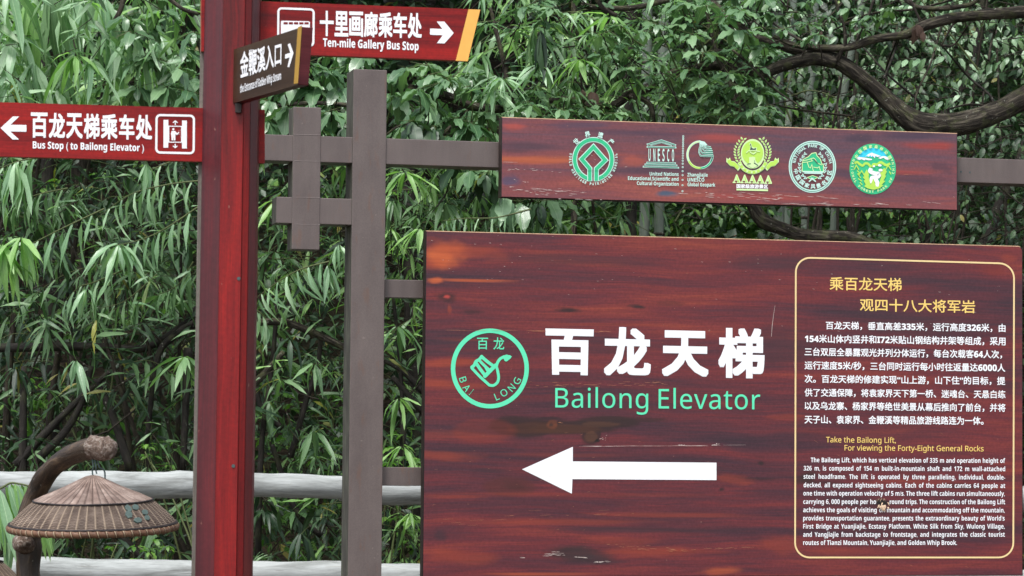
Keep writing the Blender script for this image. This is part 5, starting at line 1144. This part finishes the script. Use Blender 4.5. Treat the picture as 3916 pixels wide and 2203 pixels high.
# -- narrow leaved bamboo-like plant, top centre
pl = Plant('narrow_leaf_shrub', on_ground(2150, 14.6), 'plant with fans of narrow leaves standing above the left half of the emblem board', 'shrub', None, 'leaf')
for x, y, L_, m_ in ((2215, 225, .19, 'lf_bright'), (1905, 290, .14, 'lf_light'), (1925, 300, .15, 'lf_light'), (1840, 200, .15, 'lf_long'), (2195, 345, .11, 'lf_long'), (2060, 250, .16, 'lf_light'), (1880, 340, .16, 'lf_light'), (2250, 130, .15, 'lf_long'), (2400, 300, .14, 'lf_bright'), (2330, 60, .16, 'lf_bright'), (2050, 100, .17, 'lf_long'), (1860, 90, .15, 'lf_long')): pl.whorl(P(x, y, U(13.0, 13.3)), 10, L_, 'long', m_, U(.3, .8), 1.0)
pl.whorl(P(2070, 110, 13.0), 6, .22, 'long', 'lf_shade', 2.0, .5); pl.whorl(P(2040, 110, 13.1), 5, .22, 'long', 'lf_long', 2.0, .4)
fill(pl, (1800, -100, 2500, 480), (13.5, 14.8), 46, 'both', (.12, .18), ('lf_long', 'lf_light', 'lf_bright'), (.4, 1.1), .6)
stems(pl, [P(x, y, 14) for x, y in ((2215, 230), (1900, 300), (2050, 120))], .018, .005)
pl.limb('stem', [P(2010, 560, 13.6), P(1945, 330, 13.5), P(1925, 230, 13.5), P(1900, 130, 13.5), P(1875, 30, 13.5)], [.012, .011, .011, .010, .008], M['bark'], 8)
pl.tangle((1750, -80, 2600, 460), (13.3, 14.6), 420, (.08, .14), 'long', ('lf_long', 'lf_light', 'lf_bright', 'lf_shade'))
pl.finish(300)
# -- glossy oval leaved trees
OS = 1.12; DR = .75
def oval_tree(base, label, cl, fills, limbs, Ls=.085, mat='lf_oval', wt='petiole'):
    global pl
    pl = Plant('broadleaf_tree', base, label, 'tree', 'glossy broadleaf trees', 'leaf')
    for kind, a, rad in limbs: pl.limb(kind, [P(*q) for q in a], rad, M['bark'], 14, 6, .14, 5, random.random()*9)
    for x, y, *r_ in cl:
        c = P(x, y, U(12.95, 13.35)); L_ = r_[0] if r_ else Ls
        pl.whorl(c, random.randint(6, 9), L_*OS, 'oval', mat if len(r_) < 2 else r_[1], DR if len(r_) < 3 else r_[2], 1.1)
        for j in range(4): e = c+Vector((U(-.09, .09), U(-.06, .06), U(-.05, .03))); pl.twig([c, e], .0016, .001, True, 4)
        t = c+Vector((U(-.12, .12), U(.05, .2), U(-.22, -.02))); pl.twig([c, c.lerp(t, .5)+Vector((.01, 0, -.02)), t], .0022, .004, U(0, 1) < .5)
    for rect, Yr, n, Lr in fills:
        for i in range(n):
            c = rndP(*rect, *Yr); pl.whorl(c, random.randint(6, 9), U(*Lr)*OS, 'oval', mat, U(.4, 1.4)*DR, 1.05)
            t = c+Vector((U(-.2, .2), U(0, .2), U(-.2, .05))); pl.twig([c, t], .002, .004)
    pl.finish(300)
oval_tree(on_ground(620, 14.5), 'broadleaf tree with dark oval leaves left of the red post above the left arm',
    [(480, 60, .12), (540, 70, .12), (560, 110, .12), (620, 40, .12), (590, 220, .10), (560, 215, .10), (700, 180, .10), (530, 330, .13), (640, 330, .12), (690, 260, .10), (500, 120, .12), (740, 120, .1), (720, 350, .11)], [((450, -250, 800, 400), (13.5, 14.6), 40, (.09, .12))],
    [('branch', [(430, 90, 13.3), (460, 40, 13.3), (475, -20, 13.3)], [.010, .012, .012]), ('branch', [(760, 55, 13.2), (700, 35, 13.2), (640, -10, 13.2)], [.008, .009, .010]), ('branch', [(480, 130, 13.2), (520, 190, 13.2), (565, 235, 13.2)], [.005, .005, .006])], .11)
oval_tree(on_ground(1180, 14.2), 'broadleaf tree with glossy drooping oval leaves around the top of the short grey post',
    [(1130, 300, .12), (1170, 240, .12), (1255, 265, .11), (1060, 345, .12), (1210, 330, .14), (1270, 420, .13), (1180, 420, .13), (1030, 380, .12), (1300, 330, .12), (1020, 450, .14, 'lf_oval', 1.4), (1100, 400, .14, 'lf_oval', 1.3), (1260, 450, .13, 'lf_shade', 1.4), (1040, 250, .11), (1310, 480, .13, 'lf_shade', 1.4), (1200, 480, .12), (1120, 520, .12)],
    [((940, 180, 1420, 600), (13.5, 14.6), 42, (.10, .13))], [('branch', [(980, 420, 13.4), (1110, 400, 13.4), (1240, 395, 13.4), (1400, 410, 13.4)], [.010, .010, .010, .012])], .12)
oval_tree(on_ground(1720, 14.0), 'broadleaf tree with a bare bough sloping down behind the left end of the emblem board',
    [(1500, 280, .12), (1560, 260, .12), (1600, 340, .13), (1660, 280, .12), (1530, 370, .13), (1640, 400, .13), (1710, 300, .12), (1580, 460, .13, 'lf_shade', 1.3), (1660, 480, .13, 'lf_shade', 1.4), (1740, 450, .12), (1800, 330, .11), (1850, 428), (2003, 390), (1960, 420), (2026, 415), (1800, 470, .11), (1640, 250, .11), (1720, 520, .11),
     (1880, 640, .14, 'lf_oval', 1.5), (1860, 660, .13, 'lf_shade', 1.5), (1925, 745, .15, 'lf_light', 1.8), (1800, 650, .13, 'lf_oval', .9), (1850, 700, .13, 'lf_shade', 1.6), (2090, 755, .12, 'lf_oval', 1.4), (2060, 770, .12, 'lf_shade', 1.6), (1740, 640, .13, 'lf_shade', .9), (1990, 770, .13, 'lf_oval', 1.6)],
    [((1440, 230, 1960, 560), (13.4, 14.4), 38, (.10, .13)), ((1600, 600, 2200, 800), (13.5, 14.3), 14, (.10, .13))],
    [('branch', [(1560, 335, 13.3), (1640, 352, 13.3), (1720, 372, 13.32), (1800, 405, 13.35), (1880, 415, 13.4), (1960, 425, 13.5), (2100, 470, 13.6)], [.018, .021, .021, .021, .020, .018, .018]), ('branch', [(1478, 515, 13.2), (1530, 480, 13.2), (1600, 470, 13.2)], [.006, .006, .005]), ('branch', [(1640, 560, 13.5), (1730, 480, 13.5), (1800, 410, 13.5)], [.008, .008, .006])], .11)
OS = 1.18; DR = .3
tops = [(2003, 28), (2073, 79), (1950, 60), (2110, 30), (2375, 98), (2515, 93), (2366, 172), (2436, 182), (2608, 196), (2300, 130), (2460, 120), (2560, 140), (2632, 261), (2390, 261), (2500, 230), (2236, 410), (2352, 433), (2290, 400), (2150, 420), (2100, 440), (2420, 430), (2560, 300), (2480, 290), (2180, 380), (2030, 400)]
oval_tree(on_ground(2330, 14.3), 'broadleaf tree with clustered wavy leaves and a forked grey bough above the emblem board', tops,
    [((1950, -250, 2650, 480), (13.3, 14.4), 84, (.065, .095))],
    [('branch', [(2100, 385, 13.5), (2180, 380, 13.5), (2260, 405, 13.5), (2350, 400, 13.48), (2410, 360, 13.45), (2480, 335, 13.45), (2540, 300, 13.5), (2600, 270, 13.6)], [.014, .016, .017, .019, .021, .022, .024, .022]), ('branch', [(2410, 365, 13.42), (2460, 380, 13.40), (2490, 410, 13.40), (2500, 470, 13.42)], [.014, .014, .013, .012]),
     ('branch', [(2270, -20, 13.4), (2310, 35, 13.4), (2360, 60, 13.4)], [.012, .012, .010]), ('branch', [(2220, 18, 13.6), (2290, 30, 13.6), (2420, 30, 13.6), (2560, 0, 13.6)], [.014, .014, .013, .012]), ('branch', [(2060, 230, 13.3), (2040, 170, 13.3), (2080, 90, 13.3), (2110, 30, 13.3)], [.004, .005, .004, .004])], .082)
tops = [(2620, 10), (2700, 20), (2771, 60), (2745, 90), (2820, 110), (2830, 40), (2785, 280), (2700, 298), (2771, 400), (2690, 200), (2860, 130), (2740, 200), (2650, 130), (2900, 360), (2830, 330), (2740, 350), (2810, 430), (2880, 420), (2660, 400), (2700, 440), (2920, 180), (2950, 420), (3000, 110, .06), (3090, 90, .06), (3120, 130, .06)]
oval_tree(on_ground(2760, 14.3), 'broadleaf tree with glossy wavy leaves hanging left of the crooked limbs', tops,
    [((2560, -250, 2960, 480), (13.3, 14.2), 60, (.07, .095))], [('branch', [(2700, 20, 13.6), (2740, 200, 13.6), (2800, 330, 13.6), (2840, 480, 13.6)], [.010, .012, .014, .016]), ('branch', [(2800, 190, 13.4), (2870, 250, 13.4), (2960, 340, 13.4), (3075, 415, 13.4)], [.006, .006, .005, .003])], .092)
# -- big crooked tree, right
pl = Plant('crooked_tree', on_ground(4330, 14.2), 'large old tree whose thick furrowed crooked limbs sweep in from the right edge', 'tree', None, 'leaf')
b0 = pl.base
pl.limb('trunk', [b0+Vector((0, 0, -.2)), b0+Vector((.05, 0, .9)), P(4260, 900, 14.1), P(4150, 420, 14.0), P(4250, 150, 14.1), P(4300, -500, 14.3), P(4250, -1500, 14.6)], [.22, .18, .15, .13, .11, .09, .06], M['bark'], 24, 8, .16, 4)
pl.limb('limb', [P(4200, 560, 14.05), P(4080, 350, 14.0), P(3980, 345, 13.95), P(3900, 385, 13.9), P(3786, 440, 13.85), P(3700, 468, 13.8), P(3600, 482, 13.8), P(3520, 478, 13.8), P(3460, 445, 13.8), P(3400, 390, 13.8), P(3314, 312, 13.8), P(3250, 265, 13.8), P(3196, 232, 13.8), P(3140, 213, 13.82), P(3078, 196, 13.85), P(3000, 178, 13.9), P(2950, 160, 13.95), P(2880, 140, 14.05), P(2780, 60, 14.2), P(2650, -60, 14.4)], [.075, .07, .055, .056, .056, .058, .060, .058, .052, .046, .042, .039, .037, .034, .030, .028, .026, .024, .02, .016], M['bark'], 26, 7, .17, 5, 1)
pl.limb('limb', [P(3190, 240, 13.78), P(3125, 226, 13.76), P(3060, 232, 13.75), P(2990, 252, 13.76), P(2930, 275, 13.78), P(2880, 275, 13.8), P(2800, 255, 13.85), P(2700, 255, 13.9), P(2600, 275, 14.0)], [.032, .032, .031, .030, .030, .026, .024, .022, .018], M['bark'], 22, 7, .16, 5, 4)
pl.limb('limb', [P(4240, 60, 14.1), P(4060, 40, 13.9), P(3916, 46, 13.75), P(3786, 54, 13.7), P(3700, 62, 13.7), P(3644, 68, 13.7), P(3580, 85, 13.7), P(3526, 103, 13.7), P(3480, 128, 13.7), P(3430, 138, 13.72), P(3337, 152, 13.75), P(3270, 175, 13.75), P(3219, 184, 13.75), P(3125, 182, 13.78), P(3040, 172, 13.8), P(2960, 140, 13.85)], [.06, .036, .030, .028, .026, .026, .025, .025, .024, .021, .019, .018, .017, .017, .014, .010], M['bark'], 20, 7, .16, 5, 7)
pl.limb('limb', [P(3770, -40, 13.9), P(3720, 12, 13.9), P(3650, 28, 13.9), P(3560, 34, 13.9), P(3490, 18, 13.95), P(3430, -30, 14)], [.012, .012, .012, .012, .010, .009], M['bark'], 12)
pl.limb('limb', [P(2845, 720, 14.0), P(2885, 800, 14.0), P(2920, 845, 14.0), P(2990, 875, 14.0), P(3070, 898, 14.0), P(3160, 905, 14.0), P(3250, 912, 14.0), P(3400, 960, 14.05), P(3800, 1050, 14.1), P(4250, 1250, 14.1)], [.020, .032, .036, .034, .031, .030, .034, .04, .05, .07], M['bark'], 20, 7, .2, 5, 11)
pl.limb('branch', [P(3198, 240, 13.78), P(3215, 200, 13.75), P(3232, 170, 13.74), P(3228, 100, 13.75), P(3205, 40, 13.8), P(3190, -30, 13.8)], [.014, .011, .010, .008, .007, .006], M['bark'], 10)
for a in ([(3600, 175), (3640, 100), (3660, 80)], [(3270, 170), (3320, 60), (3340, 0)], [(3520, 90), (3500, 40), (3480, 0)]): pl.limb('branch', [P(x, y, 13.8) for x, y in a], [.004, .006, .008], M['twig'], 7)
for x, y in ((3380, 60), (3290, 80), (3460, 60), (3010, 210), (2930, 190), (3080, 150), (2880, 210), (2880, -20), (2960, 10), (3040, 40), (3120, -10), (2990, 60), (3080, 10), (3160, 60), (3250, 30), (2930, 60), (3330, 60), (3400, 30), (3300, 110)):
    pl.whorl(P(x, y, U(13.6, 14.1)), 9, U(.055, .08), 'oval', random.choice(('lf_small', 'lf_oval')), .5, 1)
pl.finish(300)
# -- hanging ovate leaves on thin twigs, right
def hang_shrub(base, label, rect, Yr, n, Lr, mats, cat='shrub', name='small_leaf_shrub', fam='oval', tw=10, group='small leaved shrubs'):
    global pl
    pl = Plant(name, base, label, cat, group, 'leaf')
    for i in range(tw):
        a = rndP(*rect, *Yr); e = a+Vector((U(-.5, .5), U(-.2, .2), U(-.6, .6))); pl.twig(catmull([a, a.lerp(e, .5)+Vector((U(-.08, .08), 0, U(-.08, .08))), e], 4), .006, .0025, U(0, 1) < .25)
    for i in range(n):
        a = rndP(*rect, *Yr); sg = random.choice((-1, 1)); ln = U(.18, .42); e = a+Vector((sg*ln, U(-.1, .1), -ln*U(-.1, .6)))
        k = random.randint(5, 9); m_ = random.choice(mats); L_ = U(*Lr); pl.twig([a, a.lerp(e, .5)+Vector((0, 0, .03)), e], .0025, .001)
        for j in range(k):
            p_ = a.lerp(e, j/(k-1)); sd = 1 if j % 2 else -1
            pl.leaf(p_, Vector((sg*.5+U(-.3, .3), sd*.5, -U(.3, 1.1))), Vector((U(-.4, .4), -.5, .6)), L_*U(.7, 1.15), fam, m_)
    for i in range(4):
        t = rndP(*rect, *Yr); stems(pl, [t], .016, .005)
    pl.finish(300)
hang_shrub(on_ground(3700, 15.2), 'shrub with ovate grey green leaves hanging inside the bend of the thick limb', (3330, -80, 3960, 520), (14.2, 15.6), 105, (.045, .075), ('lf_small', 'lf_light', 'lf_small', 'lf_shade'))
hang_shrub(on_ground(3250, 15.0), 'shrub with small leaves between the bamboo stems above the emblem board', (2900, 230, 3500, 520), (14.5, 15.8), 62, (.04, .075), ('lf_small', 'lf_under', 'lf_shade'))
hang_shrub(on_ground(3800, 14.9), 'shrub with dark leaves beside the right end of the emblem board', (3600, 460, 4100, 960), (14.2, 15.4), 66, (.04, .07), ('lf_shade', 'lf_small', 'lf_shade'))
hang_shrub(on_ground(3050, 15.3), 'low shrub with small fresh leaves in the gap between the two boards', (2560, 740, 3700, 1000), (14.6, 15.8), 60, (.035, .06), ('lf_small', 'lf_under', 'lf_shade', 'lf_under'))
hang_shrub(on_ground(3080, 15.0), 'shrub with mottled leaves along the top edge above the crooked limbs', (2850, -250, 3900, 160), (14.2, 15.4), 90, (.045, .075), ('lf_small', 'lf_light', 'lf_shade'))
pl = Plant('twiggy_shrub', on_ground(3480, 15.0), 'bare thin twigs rising and slanting through the loop of the thick limb', 'shrub')
for a in ([(3520, 520), (3500, 380), (3560, 240), (3600, 100)], [(3300, 180), (3400, 290), (3510, 385), (3515, 430)], [(3600, 170), (3700, 290), (3790, 370), (3800, 440)], [(3380, 300), (3420, 200), (3450, 110)], [(3440, 130), (3390, 260), (3400, 330)], [(3160, 130), (3320, 55), (3500, 35), (3640, 0)], [(2900, 0), (2960, 90), (3090, 170)], [(3620, 420), (3700, 400), (3780, 405)], [(2960, 400), (3060, 420), (3260, 445)], [(3700, 100), (3650, 170), (3605, 175)], [(3850, 20), (3800, 130), (3780, 230)]):
    pl.limb('twig', [P(x, y, U(13.85, 14.4)) for x, y in a], [.0045, .0055, .0065, .006][:len(a)], M[random.choice(('twig', 'bark', 'black_bark'))], 6)
pl.finish(300)
# -- dry leaves caught on the limbs
def dry(name, label, spec):
    r_ = empty(name, P(*spec[0][:3])); tag(r_, label, 'dead leaf')
    for (x, y, Y, dx, dz, L_) in spec:
        T = OVAL[random.randrange(3)]; me = LMESH.setdefault(('dry', id(T)), leaf_mesh(T, M['lf_dead'])); o = link('leaf', me, r_)
        X = Vector((dx, U(-.2, .2), dz)).normalized(); Yv = Vector((U(-.5, .5), -1, .3)).cross(X).normalized(); o.matrix_basis = Matrix.Translation(P(x, y, Y)-Vector(r_.location)) @ Matrix((X, Yv, X.cross(Yv))).transposed().to_4x4() @ Matrix.Diagonal((L_, L_*1.25, L_, 1))
dry('dry_leaves', 'withered brown leaves hanging from the upper crooked limb', [(3508, 95, 13.66, -.25, -1, .07), (3512, 95, 13.65, .25, -1, .075), (3500, 110, 13.66, .05, -1, .08), (3530, 120, 13.66, 0, -1, .055), (3142, 120, 13.7, -.2, -1, .04)])
dry('dry_leaves', 'withered dark brown leaves on the bough above the emblem board', [(2228, 342, 13.42, .1, -1, .065), (2222, 350, 13.42, .4, -1, .06), (2262, 350, 13.42, -.2, -1, .06), (2268, 352, 13.42, .4, -1, .065), (2270, 395, 13.42, .1, -1, .06)])
# ------------------------------------------------------------------ bamboo culms and trunks
def trunk(name, cat, label, pts, rad, mat, group=None, part='trunk', nodes=0):
    b = P(pts[0][0], 1500, pts[0][2]); base = Vector((b.x, pts[0][2], gz(b.x, pts[0][2])))
    pl_ = Plant(name, base, label, cat, group); q = [base+Vector((0, 0, -.1))]+[P(*a) for a in pts]
    pl_.limb(part, q, [rad[0]]+rad, mat, 14, 5, .03 if nodes else .1, 4, pts[0][0])
    if nodes:
        z0 = base.z; zt_ = q[-1].z; z = z0+.2
        while z < zt_:
            for a, c_ in zip(q[1:], q[2:]):
                if a.z <= z <= c_.z:
                    t = (z-a.z)/max(1e-6, c_.z-a.z); p_ = a.lerp(c_, t)-base; r_ = rad[0]*1.06
                    m = MB(); m.tube([p_+Vector((0, 0, -.008)), p_, p_+Vector((0, 0, .008))], [r_*.98, r_*1.08, r_*.98], 14, True); m.build('node_ring', M['twig'], pl_.root, smooth=True); break
            z += nodes
    return pl_
G = 'bamboo stems behind the boards'
trunk('bamboo_culm', 'bamboo', 'pale bamboo stem just right of the emblem board middle, thickest of the group', [(3078, 900, 15.6), (3082, 480, 15.6), (3105, 270, 15.6), (3130, -300, 15.6)], [.021]*4, M['culm'], G, 'culm', .42)
trunk('bamboo_culm', 'bamboo', 'leaning dark bamboo stem crossing behind the crooked limbs', [(3180, 1100, 15.4), (3215, 480, 15.4), (3250, 230, 15.4), (3300, -20, 15.4), (3340, -400, 15.4)], [.019]*5, M['culm'], G, 'culm', .45)
trunk('bamboo_culm', 'bamboo', 'shaded bamboo stem at the left of the pale stem above the emblem board', [(3012, 1100, 16.2), (3015, 480, 16.2), (3030, 200, 16.2), (3040, -300, 16.2)], [.020]*4, M['culm'], G, 'culm', .5)
trunk('bamboo_culm', 'bamboo', 'grey green bamboo stem between the boards, right beside the black trunk', [(2462, 1100, 15.0), (2466, 780, 15.0), (2472, 300, 15.0), (2480, -300, 15.0)], [.027]*4, M['culm'], G, 'culm', .6)
trunk('bamboo_culm', 'bamboo', 'lighter grey bamboo stem between the boards, second to the right of the black trunk', [(2518, 1100, 15.0), (2522, 780, 15.0), (2532, 300, 15.0), (2545, -300, 15.0)], [.027]*4, M['culm'], G, 'culm', .7)
trunk('bamboo_culm', 'bamboo', 'blurred bamboo stem between the boards behind the curved low limb', [(2980, 1100, 17.0), (2978, 800, 17.0), (2975, 300, 17.0), (2970, -300, 17.0)], [.033]*4, M['culm'], G, 'culm', .8)
trunk('bamboo_culm', 'bamboo', 'thin brown stem right of the leaning dark bamboo stem', [(3262, 900, 15.2), (3262, 480, 15.2), (3272, 320, 15.2), (3280, 100, 15.2)], [.010]*4, M['twig'], G, 'culm', 0)
trunk('tree_trunk', 'tree', 'straight black trunk in the gap between the two boards', [(2412, 1100, 14.6), (2415, 780, 14.6), (2400, 400, 14.6), (2440, -400, 14.6)], [.027]*4, M['black_bark'])
trunk('tree_trunk', 'tree', 'thin dark trunk between the boards near the hanging glossy leaves', [(2190, 1100, 15.4), (2195, 780, 15.4), (2180, 400, 15.4), (2220, -400, 15.4)], [.018]*4, M['bark'])
trunk('tree_trunk', 'tree', 'dark slanting trunk at the right, crossing below the thick limb towards the lower right', [(3740, 1150, 16.0), (3790, 880, 16.0), (3850, 720, 16.0), (3920, 560, 16.0), (4020, 200, 16.0)], [.04, .035, .03, .028, .025], M['black_bark'])
trunk('tree_trunk', 'tree', 'slender dark trunk leaning right, seen through the loop of the limbs', [(3560, 700, 16.5), (3620, 420, 16.5), (3680, 330, 16.5), (3730, 200, 16.5), (3770, -100, 16.5)], [.03, .024, .02, .018, .016], M['black_bark'])
trunk('tree_trunk', 'tree', 'grey trunk far back behind the woven hat', [(285, 2100, 17.0), (290, 1600, 17.0), (300, 1100, 17.0), (310, 0, 17.0)], [.055]*4, M['bark'])
trunk('tree_trunk', 'tree', 'dark trunk below the left arm in the deep shade', [(205, 1500, 15.6), (200, 900, 15.6), (180, 620, 15.6), (160, -200, 15.6)], [.035]*4, M['black_bark'])
trunk('tree_trunk', 'tree', 'dark trunk beside the grey post seen low over the rail', [(1600, 1800, 15.2), (1590, 1500, 15.2), (1575, 1300, 15.2), (1560, 400, 15.2)], [.036]*4, M['black_bark'])
# ------------------------------------------------------------------ palm frond, seedlings
pl = Plant('palm', (P(-120, 1900, 9.3).x, 9.3, 0), 'small palm with bright arching fronds at the left edge beside the bent branch', 'palm', None, 'leaflet')
PALM = [tmpl((.1, .4, .75), (.04, .075, .045), b, .5, 0, t) for b, t in ((.15, .1), (.3, -.2))]; FAM['palm'] = PALM
for pts, n, L_ in (([(-160, 2300), (-90, 1960), (20, 1858), (70, 1850), (135, 1868), (170, 1890)], 9, .23), ([(-160, 2300), (-120, 1980), (-60, 1920), (10, 1960), (30, 2000)], 7, .18)):
    q = catmull([P(x, y, 9.25) for x, y in pts], 6); pl.twig(q, .005, .002, True); m_ = len(q)
    for i in range(n):
        j = int(m_*(.34+.62*i/n)); tg = (q[min(j+1, m_-1)]-q[j]).normalized()
        for s_ in (0, 1): pl.leaf(q[j]+tg*.012*s_, tg*.35+Vector((U(-.05, .05), -.3 if s_ else .45, -1)), Vector((.25, -1, .2)), L_*U(.85, 1.1), 'palm', 'lf_bright' if random.random() < .6 else 'lf_light')
pl.finish(300)
def seedlings(label, rect, Y, n, L_, mat='lf_under'):
    global pl
    c = P((rect[0]+rect[2])/2, rect[3], Y); pl = Plant('seedling_plant', (c.x, c.y, gz(c.x, c.y)), label, 'plant', 'fresh green seedlings', 'leaf')
    for i in range(n):
        a = rndP(*rect, Y-.15, Y+.25); b = a+Vector((U(-.05, .05), 0, -.16)); pl.twig([b, a], .002, .0012, True)
        pl.whorl(a, random.randint(4, 6), L_*U(.8, 1.2), 'oval', mat, .25, 1)
    stems(pl, [rndP(*rect, Y, Y) for i in range(3)], .008, .003, 'petiole'); pl.finish(300)
seedlings('fresh light green leaves low behind the hat between the two rails', (420, 2060, 640, 2140), 13.1, 9, .045)
seedlings('light green rounded leaves right of the branch end above the upper rail', (540, 1690, 660, 1780), 13.2, 7, .042)
seedlings('pale rounded leaves deep between the drooping sprays below the left arm', (250, 650, 700, 1250), 15.9, 26, .06)
seedlings('light green leafy weeds on the slope above the bent branch', (60, 1430, 340, 1580), 15.6, 20, .06)
seedlings('light green weeds low between the grey post and the large board', (1480, 1650, 1610, 2150), 13.4, 16, .07)
seedlings('fresh weeds low between the red post and the grey post', (990, 1500, 1330, 2140), 14.4, 34, .06)
# ------------------------------------------------------------------ far wood, undergrowth, added shade canopy: nobody could count them
def scatter(name, label, n, rect, Yr, Lr, fam, mat, cat, drop=.4, clump=8, spread=.25, keep=None):
    k = n//clump; px = rng.uniform(rect[0], rect[2], k); py = rng.uniform(rect[1], rect[3], k); Y = rng.uniform(*Yr, k)
    c = np.array([tuple(P(float(a), float(b), float(y))) for a, b, y in zip(px, py, Y)], 'f'); c = np.repeat(c, clump, 0)+rng.normal(0, spread, (k*clump, 3)).astype('f'); n = len(c)
    g_ = np.array([gz(float(a), float(b)) for a, b in c[:, :2]]); c = c[c[:, 2] > g_+.02]; n = len(c)
    d = np.stack([rng.normal(0, 1, n), rng.normal(0, 1, n), rng.normal(-drop, .4, n)], 1).astype('f'); u = np.stack([rng.normal(0, .35, n), rng.normal(-.2, .35, n), np.ones(n)], 1).astype('f'); z = rng.uniform(*Lr, n).astype('f')
    ti = rng.integers(0, len(FAM[fam]), n); gr = [(FAM[fam][t], c[ti == t], frames(d[ti == t], u[ti == t]), z[ti == t], M[mat]) for t in range(len(FAM[fam]))]
    o = merged(name, gr); tag(o, label, cat, kind='stuff'); return o
scatter('understory', 'mass of small shaded leaves filling the wood behind the shrubs', 44000, (-2300, -500, 5400, 2500), (16, 19), (.06, .11), 'mini', 'lf_shade', 'foliage')
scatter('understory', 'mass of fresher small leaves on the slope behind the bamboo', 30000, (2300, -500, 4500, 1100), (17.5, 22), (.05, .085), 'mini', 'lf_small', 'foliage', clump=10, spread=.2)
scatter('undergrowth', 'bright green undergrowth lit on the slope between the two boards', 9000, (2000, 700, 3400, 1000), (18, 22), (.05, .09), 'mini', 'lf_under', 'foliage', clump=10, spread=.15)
scatter('far_wood', 'far wood closing the view at the top of the slope', 56000, (-2500, -800, 5800, 1900), (22, 32), (.10, .2), 'mini', 'lf_shade', 'foliage', clump=12, spread=.45)
scatter('canopy', 'unseen leafy canopy added above the shrubs for shade', 34000, (-1500, -3300, 5400, -700), (16.5, 27), (.22, .38), 'mini', 'lf_shade', 'foliage', clump=12, spread=.5)  # leaves out of view, added overhead to darken the depth of the wood
bpy.data.objects.remove(_to)
bpy.data.curves.remove(_tc)
